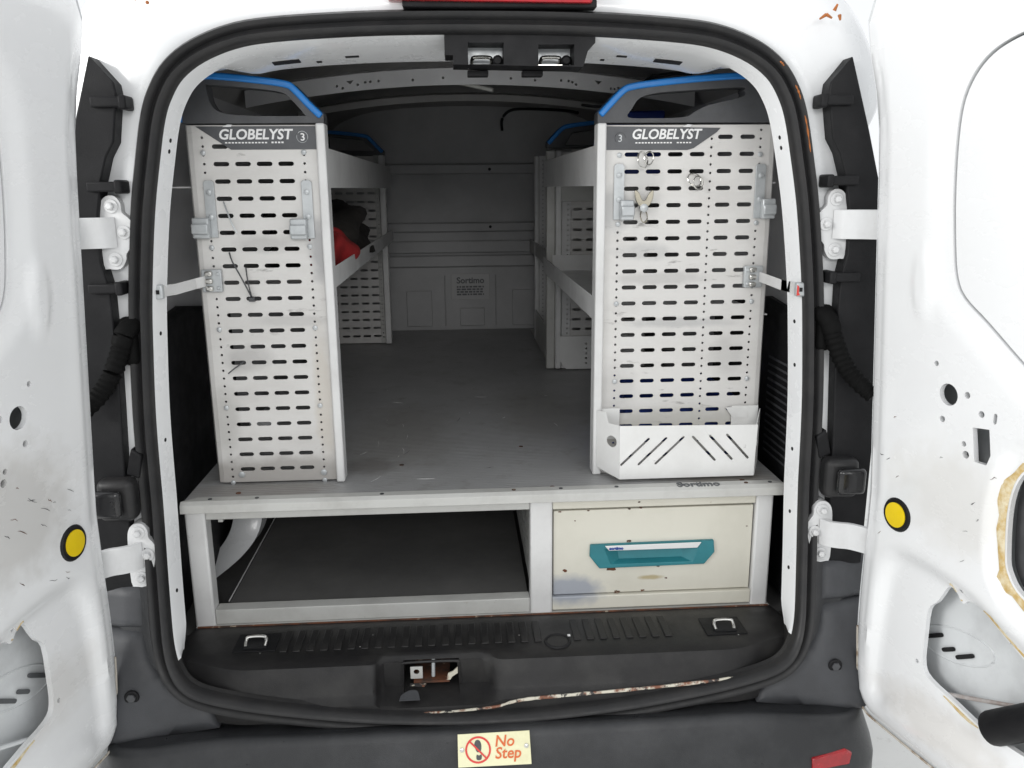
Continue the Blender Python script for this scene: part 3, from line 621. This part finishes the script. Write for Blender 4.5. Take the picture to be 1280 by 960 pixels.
MB().tube([(-.655, .0995, .5425), (-.2, .0995, .5425), (.2, .0995, .5425), (.655, .0995, .5425)], .0024, 6).build('rust_line', 'rust', un)
MB().box(-.60, .095, .148, 1.55, .556, .566).build('bay_floor', 'cfloor', un, .001)
MB().tube([(-.602, .17, .5690), (-.602, .9, .5690)], .0015, 6).build('bay_edge', 'post', un)
MB().sheet([(.15, .577), (1.5, .577), (1.5, .82), (.15, .82)], [capsule(.20+k*.05, .62+j*.05, .034, .009) for k in range(20) for j in range(4)], 0, .002, lambda u, v, wd: (.102+wd, u, v)).build('divider', 'rail', un)
MB().box(-.60, .095, 1.55, 1.56, .556, .82).build('bay_back', 'cfloor', un)
MB().box(-.606, -.596, .16, 1.5, .77, .82).build('side_rail', 'rail', un)
rnd = random.Random(11)
for k in range(26):
    x = rnd.uniform(-.32, .24); y = rnd.uniform(.13, 1.1); l = rnd.uniform(.01, .05); a_ = rnd.uniform(-.5, .5)+(1.3 if rnd.random() < .6 else 0)
    MB().tube([(x, y, DZ+.0001), (x+l*.5*math.cos(a_), y+l*.5*math.sin(a_), DZ+.0002), (x+l*math.cos(a_+.1), y+l*math.sin(a_+.1), DZ+.0001)], [.0002, rnd.uniform(.0004, .0009), .0002], 5).build('scratch', 'post' if k % 3 else 'dgrey', un)
for x, y in ((.148, .118), (-.20, .30), (.10, .42), (.585, .125), (-.55, .14)):
    MB().disc((x, y, DZ), (0, 0, 1), .006, .0012, 7).build('grit', 'rust', un)
# drawer front with chips
HX0, HX1 = .233, .524
hol = [(.235, .704), (.522, .706), (.525, .676), (.502, .647), (.257, .645), (.234, .676)]
dr = MB().sheet([(.151, .580), (.613, .580), (.613, .787), (.151, .787)], [[(.262, .695), (.494, .695), (.480, .652), (.276, .652)]], 0, .018, XZ(.118)).build('drawer_front', 'cream', un, .0015)
MB().box(.146, .618, .140, .146, .577, .793).build('drawer_gap', 'dark', dr)
hd = MB().sheet(hol, [[(.270, .692), (.487, .692), (.472, .655), (.284, .655)]], 0, .009, XZ(.110)).build('handle', 'teal', dr, .002)
V = [(.270, .111, .692), (.487, .111, .692), (.472, .111, .655), (.284, .111, .655), (.300, .133, .689), (.457, .133, .689), (.452, .128, .660), (.305, .128, .660)]
obj('handle_bowl', mesh('handle_bowl', V, [(0, 1, 5, 4), (1, 2, 6, 5), (2, 3, 7, 6), (3, 0, 4, 7), (4, 5, 6, 7)]), 'teal', dr, smooth=False)
MB().sheet([(.268, .703), (.491, .7045), (.483, .690), (.278, .690)], [], 0, .004, lambda u, v, wd: (u, .1045+wd-.25*(v-.70), v)).build('grip_strip', 'ink', dr, .001)
text('lettering', 'sortimo', .010, (.294, .1045, .6965), 'bink', dr, rot=(R(97), 0, 0), bold=.0005)
rnd = random.Random(4)
for x, z, r in [(.178, .640, .0055), (.286, .6415, .0105), (.325, .708, .006), (.35, .7895, .004), (.345, .8045, .003), (.23, .786, .003), (.395, .643, .004), (.30, .5815, .006), (.36, .583, .004), (.165, .785, .003), (.415, .612, .003), (.20, .762, .002), (.325, .787, .003), (.60, .735, .002)]:
    ol = [(x+r*rnd.uniform(.6, 1.4)*math.cos(k*.628), z+r*rnd.uniform(.35, .8)*math.sin(k*.628)) for k in range(10)]
    MB().sheet(ol, [], 0, .001, XZ(.1172 if z < .79 and z > .58 else .1112)).build('rust_chip', 'rust', dr)


# ================================================================== racks
def perforated(name, x0, x1, z0, z1, y, cols, rowz, hcols, hz, m, parent, skip=None, edge=0, rad=.0028, sw=.033, sh=.0092):
    holes = []
    for r in rowz:
        for c in cols:
            if skip and skip(c, r): continue
            holes.append(capsule(c, r, sw, sh, 4))
    for c in hcols:
        for h in hz:
            if skip and skip(c, h): continue
            holes.append(circ(c, h, rad, 8))
    return MB().sheet([(x0, z0), (x1, z0), (x1, z1), (x0, z1)], holes, 0, .002, XZ(y)).build(name, m, parent, smooth=False)
def cap(parent, outline, hole, rim, y, m1='dgrey', m2='blue', d=.045):
    c = MB().sheet(outline, [hole], 0, d, XZ(y)).build('end_cap', m1, parent, .003)
    MB().sheet(rim, [], 0, d+.012, XZ(y-.006)).build('cap_rim', m2, c, .004, seg=3)
def rim_poly(line, t):
    n = len(line); out = []
    for i, p in enumerate(line):
        a = Vector(line[max(i-1, 0)]); b_ = Vector(line[min(i+1, n-1)]); tg = (b_-a).normalized(); nn = Vector((tg.y, -tg.x)); out.append((p[0]+nn.x*t, p[1]+nn.y*t))
    return list(line)+out[::-1]
def bolt(parent, x, y, z, r=.0055): return MB().disc((x, y, z), (0, -1, 0), r, .003, 10, .0012).build('rivet', 'zinc', parent)
def shelf(parent, xw, xl, y0, y1, zb, zt, m='post', nm='shelf'):
    s = 1 if xl > xw else -1; b = MB()
    b.box(min(xw, xl-s*.003), max(xw, xl-s*.003), y0, y1, zb+.002, zb+.005); sh = b.build(nm, m, parent)
    MB().box(min(xl, xl-s*.003), max(xl, xl-s*.003), y0, y1, zb, zt).build('shelf_lip', m, sh, .001)
    return sh
PZ = DZ+.005
# ---------------- left rack
lr = thing('shelf_rack', 'narrow perforated aluminium shelf rack with blue rimmed cap on the left', 'shelf rack', group='van shelf racks')
rowsL = [1.5885-.0354*k for k in range(21)]
hzL = [1.6065-.0177*k for k in range(43)]
cL = [-.541, -.4965, -.452, -.4075]
inlab = lambda c, r: (r > 1.575 and c > -.53) or (r > 1.575+(-.53-c)*.9 and c > -.565 and r > 1.60)
LP = perforated('end_panel', -.596, -.341, PZ, 1.631, .20, cL, rowsL[0:], [-.576, -.369], hzL, 'alu', lr, skip=inlab)
MB().grid([[(-.596, .2002, z), (-.606, .203, z), (-.612, .214, z), (-.612, .27, z)] for z in (PZ, 1.631)]).build('folded_edge', 'alu', lr)
MB().box(-.3405, -.3215, .186, .232, PZ-.003, 1.634).build('post', 'post', lr, .004, seg=3)
for c in (-.576, -.369):
    for k in (2, 13, 23, 33, 43): bolt(LP, c, .2, 1.6105-.0177*k if k > 2 else 1.576)
for x in (-.555, -.37): MB().disc((x, .2, .868), (0, -1, 0), .007, .003, 12, .001).build('rivet', 'zinc', LP)
topL = sm2([(-.604, 1.702), (-.59, 1.720), (-.565, 1.731), (-.54, 1.733), (-.46, 1.726), (-.395, 1.717), (-.375, 1.706), (-.345, 1.674), (-.322, 1.652)], 3, False)
cap(lr, [(-.322, 1.634), (-.322, 1.650)]+topL[::-1]+[(-.611, 1.66), (-.612, 1.634)], sm2([(-.555, 1.705), (-.545, 1.709), (-.45, 1.701), (-.405, 1.694), (-.388, 1.682), (-.362, 1.652), (-.372, 1.648), (-.50, 1.650), (-.545, 1.665)], 3), rim_poly(topL, .014), .188)
MB().sheet([(-.615, 1.636), (-.6128, 1.70), (-.6075, 1.703), (-.6085, 1.636)], [], 0, .05, XZ(.186)).build('cap_edge', 'blue', lr)
lab = MB().sheet([(-.587, 1.6285), (-.3415, 1.6285), (-.3415, 1.582), (-.518, 1.582), (-.540, 1.597)], [], 0, .0015, XZ(.1982)).build('name_plate', 'label', lr, .0004)
text('lettering', 'GLOBELYST', .0285, (-.467, .1978, 1.6115), 'ink', lab, shear=.18, sx=1.0, bold=.0007)
for k in range(13): MB().box(-.529+k*.0068, -.5245+k*.0068, .1976, .1980, 1.5945, 1.5972).build('small_print', 'ink', lab, smooth=False)
for k in range(4): MB().box(-.434+k*.0068, -.4295+k*.0068, .1976, .1980, 1.5945, 1.5978).build('small_print', 'ink', lab, smooth=False)
MB().tube([(-.370+.0115*math.cos(k*.3927), .1978, 1.607+.0115*math.sin(k*.3927)) for k in range(16)], .0006, 5, True).build('badge_ring', 'zinc', lab)
text('lettering', '3', .021, (-.369, .1978, 1.606), 'ink', lab, bold=.0003)
MB().sheet([(-.532, 1.6275), (-.522, 1.632), (-.512, 1.632), (-.514, 1.6275)], [], 0, .001, XZ(.1972)).build('torn_corner', 'ink', lab)
def hook(parent, x, z0, z1, side, y=.1985, wd=.022):
    h = MB().sheet([(x-wd/2, z0), (x+wd/2, z0), (x+wd/2, z1-.004), (x+wd/2-.004, z1), (x-wd/2+.004, z1), (x-wd/2, z1-.004)], [], -.004, 0, XZ(y)).build('hook_bracket', 'zinc', parent, .0008)
    x0, x1 = (x-wd/2-.026, x-.002) if side < 0 else (x+.002, x+wd/2+.020)
    MB().box(x0, x1, y-.022, y-.0045, z0-.001, z0+.042).build('hook_foot', 'zinc', h, .003)
    MB().box(x0, x1, y-.030, y-.0225, z0+.008, z0+.030).build('hook_nose', 'zinc', h, .003)
    for z in (z1-.024, z1-.075): bolt(h, x, y-.004, z, .006)
hook(lr, -.570, 1.402, 1.52, -1); hook(lr, -.3675, 1.398, 1.519, -1)
def strap(parent, s, xb, zb, xe_, ze, yo=0):
    # hinged catch: a pressed block riveted to the panel and an arm lying over the door flange
    bl = MB().box(xb-.021, xb+.021, .186, .1985, zb-.024, zb+.024).build('catch_block', 'zinc', parent, .002)
    for k in (-1, 0, 1):
        MB().box(xb-.012, xb+.004, .176, .186, zb+k*.016-.0055, zb+k*.016+.0055).build('catch_knuckle', 'chrome', bl, .003)
    for dx, dz in ((.014, .015), (.014, -.015)): bolt(bl, xb-s*dx, .186, zb+dz, .004)
    x0, x1 = xb+s*.012, xe_
    path = [(x0, .182, zb), (x0+(x1-x0)*.3, .160, zb-.002), (x0+(x1-x0)*.75, .085, (zb+ze)/2-.004), (x1-s*.004 if yo else x1, .045+yo*.5 if yo else .025, ze)]+([(x1, yo+.012, ze)] if yo else [])
    MB().grid([[(p[0], p[1], p[2]-.011) for p in path], [(p[0], p[1], p[2]+.011) for p in path], [(p[0], p[1]+.003, p[2]+.011) for p in path], [(p[0], p[1]+.003, p[2]-.011) for p in path], [(p[0], p[1], p[2]-.011) for p in path]]).build('catch_arm', 'post', bl, smooth=False)
    e = MB().box(x1-.009, x1+.013*(s > 0)+.009*(s < 0), .012+yo, .026+yo, ze-.014, ze+.014).build('catch_end', 'zinc', bl, .003)
    MB().box(x1-.003, x1+.003, .0105+yo, .0125+yo, ze-.004, ze+.004).build('catch_hole', 'dark', bl)
    if s > 0: MB().sheet([(x1-.008, ze-.012), (x1-.001, ze-.011), (x1-.004, ze-.006), (x1-.004, ze+.006), (x1-.008, ze+.010)], [], 0, .001, XZ(.0112+yo)).build('paint_mark', 'signred', bl)
strap(lr, -1, -.579, 1.311, -.632, 1.309)
# inside of the left rack
shelf(lr, -.66, -.322, .232, 1.92, 1.503, 1.585); shelf(lr, -.66, -.322, .232, 1.92, 1.288, 1.334)
FP = perforated('end_panel', -.62, -.392, PZ, 1.631, 1.93, [-.585, -.541, -.4965, -.452, -.4075], rowsL, [], [], 'alu', lr)
b = MB().sheet([(-.391, PZ), (-.371, PZ), (-.371, 1.634), (-.391, 1.634)], [circ(-.381, 1.62-.0177*k, .0032, 6) for k in range(43)], 0, .003, XZ(1.925)).build('post', 'rail', lr, smooth=False)
MB().box(-.3705, -.345, 1.905, 1.945, PZ, 1.634).build('post', 'post', lr, .004)
cap(lr, [(x-.025, z) for x, z in [(-.322, 1.634), (-.322, 1.650)]+topL[::-1]+[(-.611, 1.66), (-.612, 1.634)]], [(x-.025, z) for x, z in sm2([(-.545, 1.709), (-.405, 1.694), (-.362, 1.652), (-.545, 1.655)], 1)], [(x-.025, z) for x, z in rim_poly(topL, .014)], 1.92)

# ---------------- right rack
rr = thing('shelf_rack', 'wide perforated aluminium shelf rack with white tray and blue rimmed cap on the right', 'shelf rack', group='van shelf racks')
rowsR = [1.603-.0358*k for k in range(21)]
hzR = [1.617-.0179*k for k in range(43)]
cR = [.328, .375, .4225, .4705, .531, .580]
inlabR = lambda c, r: (r > 1.572 and c < .475) or (r > 1.585 and c < .53 and r > 1.575+(c-.455)*.75)
RP = perforated('end_panel', .2705, .630, PZ-.004, 1.628, .20, cR, rowsR, [.300, .501, .609], hzR, 'alu', rr, skip=inlabR)
MB().grid([[(.630, .2002, z), (.640, .203, z), (.646, .214, z), (.646, .27, z)] for z in (PZ-.004, 1.628)]).build('folded_edge', 'alu', rr)
MB().box(.250, .270, .186, .232, PZ-.004, 1.632).build('post', 'post', rr, .004, seg=3)
for c in (.300, .609):
    for z in (1.566, 1.42, 1.245, 1.066, .985): bolt(RP, c, .2, z)
topR = sm2([(.250, 1.652), (.278, 1.682), (.303, 1.705), (.325, 1.712), (.36, 1.717), (.426, 1.724), (.50, 1.730), (.565, 1.733), (.60, 1.727)], 3, False)
cap(rr, [(.250, 1.632)]+topR+[(.628, 1.708), (.641, 1.67), (.646, 1.632)], sm2([(.315, 1.643), (.323, 1.660), (.340, 1.682), (.38, 1.692), (.45, 1.697), (.555, 1.703), (.563, 1.697), (.560, 1.684), (.49, 1.668), (.46, 1.655), (.435, 1.643), (.36, 1.641)], 3), rim_poly(topR, .014), .188)
lab = MB().sheet([(.2712, 1.6255), (.519, 1.6215), (.510, 1.612), (.462, 1.580), (.448, 1.576), (.2712, 1.577)], [], 0, .0015, XZ(.1982)).build('name_plate', 'label', rr, .0004)
text('lettering', 'GLOBELYST', .0285, (.400, .1978, 1.608), 'ink', lab, shear=.18, sx=1.0, bold=.0007)
for k in range(12): MB().box(.334+k*.0068, .3385+k*.0068, .1976, .1980, 1.590, 1.5926).build('small_print', 'ink', lab, smooth=False)
for k in range(5): MB().box(.424+k*.0068, .4285+k*.0068, .1976, .1980, 1.590, 1.5926).build('small_print', 'ink', lab, smooth=False)
text('lettering', '3', .021, (.301, .1978, 1.600), 'zinc', lab)
MB().tube([(.301+.0115*math.cos(k*.3927), .1978, 1.601+.0115*math.sin(k*.3927)) for k in range(11)], .0005, 5).build('badge_ring', 'dgrey', lab)
MB().sheet([(.436, 1.6235), (.446, 1.629), (.456, 1.628), (.452, 1.6235)], [], 0, .001, XZ(.1972)).build('torn_corner', 'ink', lab)
hook(rr, .300, 1.430, 1.548, 1); hook(rr, .612, 1.430, 1.546, 1)
strap(rr, 1, .606, 1.302, .634, 1.296, -.020)
shelf(rr, .66, .252, .232, 1.33, 1.502, 1.588); shelf(rr, .66, .252, .232, 1.33, 1.206, 1.258)
perforated('end_panel', .352, .63, PZ, 1.628, 1.345, [.375, .4225, .4705, .5185, .5665], rowsR, [.447], hzR, 'alu', rr)
MB().sheet([(.318, PZ), (.350, PZ), (.350, 1.62), (.318, 1.62)], [circ(.339, 1.60-.0177*k, .0035, 6) for k in range(42)], 0, .003, XZ(1.338)).build('post', 'post', rr, smooth=False)
MB().box(.263, .294, 1.33, 1.365, PZ, 1.625).build('post', 'rail', rr, .004); MB().box(.2945, .3175, 1.322, 1.36, PZ, 1.625).build('post', 'post', rr, .006)
MB().box(.283, .60, 1.318, 1.322, 1.182, 1.266).build('shelf_end', 'post', rr, .001)
MB().sheet([(.325, .862), (.312, .88), (.312, .972), (.60, .972), (.60, .850), (.335, .850)], [circ(.408, .872+k*.018, .004, 8) for k in range(5)], 0, .004, XZ(1.318)).build('kick_board', 'tray', rr, smooth=False)
MB().box(.315, .60, 1.318, 1.325, 1.452, 1.502).build('shelf_end', 'rail', rr, .001)
cap(rr, [(x+.013, z) for x, z in [(.250, 1.632)]+topR+[(.628, 1.708), (.641, 1.67), (.646, 1.632)]], [(x+.013, z) for x, z in sm2([(.315, 1.643), (.340, 1.682), (.45, 1.697), (.555, 1.703), (.560, 1.684), (.435, 1.643)], 1)], [(x+.013, z) for x, z in rim_poly(topR, .014)], 1.33)
# ---------------- second rack further in on the right
r2 = thing('shelf_rack', 'dim aluminium shelf rack deepest on the right beside the bulkhead', 'shelf rack', group='van shelf racks')
MB().box(.276, .296, 1.93, 1.97, PZ, 1.628).build('post', 'post', r2, .004)
MB().sheet([(.2965, PZ), (.326, PZ), (.326, 1.628), (.2965, 1.628)], [circ(.312, 1.61-.0177*k, .0035, 6) for k in range(43)], 0, .003, XZ(1.94)).build('post', 'post', r2, smooth=False)
MB().box(.280, .66, 1.40, 2.2, 1.225, 1.228).build('shelf', 'rail', r2); MB().box(.2775, .2805, 1.40, 2.2, 1.215, 1.272).build('shelf_lip', 'rail', r2)
MB().box(.280, .66, 1.40, 2.2, PZ, .853).build('shelf', 'rail', r2); MB().box(.2775, .2805, 1.38, 1.92, PZ, .985).build('shelf_lip', 'rail', r2)
MB().box(.33, .66, 1.95, 1.953, PZ, 1.62).build('end_panel', 'alu', r2)

# ================================================================== things on and in the racks
tr = thing('storage_tray', 'white sheet metal tray with diagonal slits at the foot of the right rack', 'tray')
fy = .132
px = lambda a, b_: (.301+(a-775)*.001824, .979-(b_-533)*.00187)
sl = [slit(px(720+x0/4.571, 480+y0/4.571), px(720+x1/4.571, 480+y1/4.571), .0056) for x0, y0, x1, y1 in
      [(265, 465, 418, 320), (365, 465, 518, 318), (462, 463, 617, 315), (672, 315, 803, 452), (770, 312, 902, 450), (868, 308, 995, 445)]]
MB().sheet([(.303, .853), (.613, .853), (.617, .974), (.301, .979)], sl, 0, .002, XZ(fy)).build('front', 'tray', tr, smooth=False)
MB().sheet([(0, .868), (.062, .853), (.062, .979), (.030, .979), (.024, 1.003), (0, 1.003)], [circ(.040, .938, .0135, 16, .0135)], 0, .002, lambda u, v, wd: (.258+u*.72+wd*.6, fy+.052-u*.82+wd*.5, v)).build('side', 'tray', tr, smooth=False)
MB().sheet([(0, .868), (.050, .853), (.050, .975), (.012, .998), (0, .998)], [circ(.032, .925, .009, 12)], 0, .002, lambda u, v, wd: (.639-u*.48-wd*.6, fy+.050-u*.98+wd*.4, v)).build('side', 'tray', tr, smooth=False)
MB().add([(.303, fy, .854), (.613, fy, .854), (.638, .19, .862), (.258, .19, .862)], [(0, 1, 2, 3)]).build('base', 'tray', tr, smooth=False)
MB().box(.262, .312, .192, .1945, .93, 1.004).build('ear', 'tray', tr, .001); MB().box(.575, .638, .192, .1945, .93, 1.003).build('ear', 'tray', tr, .001)
MB().sheet([(.56, 1.0), (.612, 1.003), (.612, .975), (.578, .975)], [], 0, .002, XZ(.19)).build('ear', 'tray', tr)
def ringpts(c, rx, rz, n=18, tilt=0, ph=0):
    return [(c[0]+rx*math.cos(2*math.pi*k/n)*math.cos(tilt)-rz*math.sin(2*math.pi*k/n)*math.sin(tilt), c[1]+.006*math.sin(2*math.pi*k/n+ph), c[2]+rx*math.cos(2*math.pi*k/n)*math.sin(tilt)+rz*math.sin(2*math.pi*k/n)*math.cos(tilt)) for k in range(n)]
k1 = MB().tube(ringpts((.348, .184, 1.556), .010, .017, tilt=.15), .0017, 6, True); k1.tube(ringpts((.362, .186, 1.559), .011, .014, tilt=-.3, ph=1), .0015, 6, True)
tag(k1.build('wire_clip', 'chrome'), 'pair of small steel rings hooked in a slot just below the right name plate', 'ring', 'metal clips on the right rack')
k2 = MB().tube(ringpts((.462, .184, 1.513), .016, .013, tilt=-.5), .0018, 6, True); k2.tube(ringpts((.470, .181, 1.507), .012, .014, tilt=.4, ph=2), .0016, 6, True)
tag(k2.build('wire_clip', 'chrome'), 'coiled steel split ring alone in a slot right of the other clips', 'ring', 'metal clips on the right rack')
k3 = thing('spring_clip', 'brass coloured spring clip with ring beside the left hook of right rack', 'clip', group='metal clips on the right rack')
MB().sheet(sm2([(.333, 1.492), (.342, 1.487), (.349, 1.472), (.357, 1.472), (.365, 1.487), (.373, 1.492), (.372, 1.474), (.362, 1.458), (.345, 1.458), (.335, 1.472)], 3), [], 0, .006, XZ(.182))  .build('jaw', 'brass', k3, .001)
MB().tube(ringpts((.354, .185, 1.437), .0075, .013), .0015, 6, True).build('ring', 'brass', k3)
MB().disc((.353, .187, 1.455), (0, -1, 0), .009, .008, 12, .002).build('swivel', 'zinc', k3)
def tie(name, pts, label):
    tag(MB().tube(smoothline(pts, 5), .0016, 6).build(name, 'dgrey'), label, 'cable tie', 'cable ties on the left rack')
t = MB().tube(smoothline([(-.540, .198, 1.370), (-.532, .185, 1.352), (-.515, .178, 1.320), (-.503, .182, 1.290), (-.499, .196, 1.270)], 5), .0016, 6)
t.tube(smoothline([(-.508, .199, 1.338), (-.505, .190, 1.32), (-.501, .186, 1.295), (-.499, .194, 1.272)], 5), .0014, 6)
t.box(-.504, -.492, .186, .198, 1.265, 1.273)
tag(t.build('cable_tie', 'dgrey'), 'dark cable tie looped between slots halfway up the left rack', 'cable tie', 'cable ties on the left rack')
tie('cable_tie', [(-.530, .198, 1.131), (-.536, .19, 1.126), (-.548, .182, 1.118), (-.559, .176, 1.109)], 'short dark cable tie stub low on the left rack')
tag(MB().tube(smoothline([(-.543, .199, 1.476), (-.535, .188, 1.458), (-.526, .180, 1.436), (-.515, .176, 1.412)], 5), .0017, 6).build('cable_tie', 'zinc'), 'pale grey cable tie hanging between the two hooks of the left rack', 'cable tie', 'cable ties on the left rack')

def lump(name, c, rx, ry, rz, m, seed, amp=.25, n=28, cut=None):
    rnd = random.Random(seed); ph = [(rnd.uniform(2, 6), rnd.uniform(2, 6), rnd.uniform(0, 6), rnd.uniform(0, 6), rnd.uniform(.3, 1)) for _ in range(9)]
    rows = []
    for i in range(n+1):
        th = math.pi*i/n; row = []
        for k in range(n*2):
            f_ = math.pi*k/n; q = 1+amp*sum(w_*math.sin(a*th+p1)*math.cos(round(b_)*f_+p2) for a, b_, p1, p2, w_ in ph)/4
            z = math.cos(th)*rz*q; z = max(z, -rz*.55)
            row.append((c[0]+math.sin(th)*math.cos(f_)*rx*q, c[1]+math.sin(th)*math.sin(f_)*ry*q, c[2]+z))
        rows.append(row)
    return MB().grid(rows, True).build(name, m, angle=80)
tag(lump('work_jacket', (-.47, .98, 1.362), .135, .42, .098, 'cloth', 5, .55), 'crumpled dark brown jacket lying on the left rack shelf', 'jacket')
tag(lump('red_bundle', (-.395, .62, 1.330), .070, .17, .062, 'redcloth', 8, .45), 'crumpled red cloth bundle in front of the dark jacket', 'cloth')
bb = thing('blue_case', 'dark blue plastic case standing on the top right shelf', 'case')
MB().sheet([(.345, 1.508), (.56, 1.508), (.56, 1.715), (.385, 1.712)], [], 0, .12, XZ(.86)).build('body', 'dblue', bb, .006)
MB().box(.36, .55, .852, .859, 1.64, 1.652).build('rib', 'dblue', bb, .002); MB().box(.355, .55, .852, .859, 1.56, 1.572).build('rib', 'dblue', bb, .002)
bx = thing('blue_crate', 'blue plastic crate on the deck, showing through the lowest slots of right rack', 'crate')
for x0, x1, y0, y1 in ((.335, .62, .25, .262), (.335, .62, .60, .612), (.335, .347, .2625, .5995), (.608, .62, .2625, .5995)):
    MB().box(x0, x1, y0, y1, DZ+.002, 1.00).build('wall', 'dblue', bx, .002)
MB().box(.347, .608, .2625, .5995, DZ+.002, DZ+.008).build('base', 'dblue', bx)

# ================================================================== signs
sg = thing('bulkhead_sticker', 'grey maker sticker with lettering and text block on the bulkhead', 'sticker')
MB().sheet([(-.088, .985), (.094, .985), (.094, 1.107), (-.088, 1.107)], [], 0, .003, XZ(2.284)).build('backing', 'sticker', sg, .001)
text('lettering', 'Sortimo', .040, (.003, 2.2835, 1.075), 'dink', sg, bold=.0012)
rnd = random.Random(2)
for r in range(4):
    x = -.062
    while x < .062:
        l = rnd.uniform(.008, .022); MB().box(x, min(x+l, .066), 2.2825, 2.2835, 1.006+r*.012, 1.014+r*.012).build('text_line', 'dink', sg, smooth=False); x += l+.004
ns = thing('no_step_sign', 'cream No Step plate with red prohibition ring screwed to the bumper', 'sign')
# local frame on the bumper face: u across, v up the slope
pA = Vector((-.074, -.1915, .4515)); pB = Vector((.0705, -.1915, .4515)); dn = Vector((0, -.0235, -.0575)).normalized(); nn = Vector((0, -.925, .38))
def S(u, v, wd): q = pA+(pB-pA)*u+dn*((1-v)*.063)+nn*(.003+wd); return (q.x, q.y, q.z)
MB().sheet([(0, 0), (1, 0), (.985, 1), (0, .98)], [], -.003, 0, S).build('plate', 'plate', ns, .0005)
cxs, cys = .275, .50; asp = .063/.145
def ann(r0, r1): return [(cxs+r1*asp*math.cos(k*math.pi/18), cys+r1*math.sin(k*math.pi/18)) for k in range(36)], [(cxs+r0*asp*math.cos(k*math.pi/18), cys+r0*math.sin(k*math.pi/18)) for k in range(36)]
MB().sheet(ann(.345, .405)[0], [ann(.345, .405)[1]], .0001, .0007, S).build('prohibition_ring', 'signred', ns, smooth=False)
MB().sheet(slit((cxs-.27*asp, cys+.27), (cxs+.27*asp, cys-.27), .03), [], .0008, .0012, S).build('prohibition_bar', 'signred', ns, smooth=False)
MB().sheet(sm2([(cxs-.035, cys+.02), (cxs-.05, cys+.16), (cxs-.03, cys+.28), (cxs+.01, cys+.29), (cxs+.04, cys+.2), (cxs+.045, cys+.05), (cxs+.03, cys-.05), (cxs-.01, cys-.07)], 3), [], .0001, .0006, S).build('shoe_sole', 'dgrey', ns, smooth=False)
MB().sheet(sm2([(cxs-.02, cys-.14), (cxs-.025, cys-.27), (cxs+.01, cys-.31), (cxs+.045, cys-.27), (cxs+.045, cys-.14), (cxs+.01, cys-.17)], 2), [], .0001, .0006, S).build('shoe_heel', 'dgrey', ns, smooth=False)
ang = math.atan2(.925, .38)
for s_, v, u in (('No', .72, .50), ('Step', .36, .50)):
    o = text('lettering', s_, .030, S(u, v, .0004), 'signorange', ns, rot=(R(67.7), 0, R(0)), shear=.15, align='LEFT', sx=.98, bold=.0004)
for u, v in ((.055, .52), (.935, .56)):
    q = Vector(S(u, v, 0)); MB().disc(q, nn, .0045, .002, 12, .0008).build('screw', 'chrome', ns)
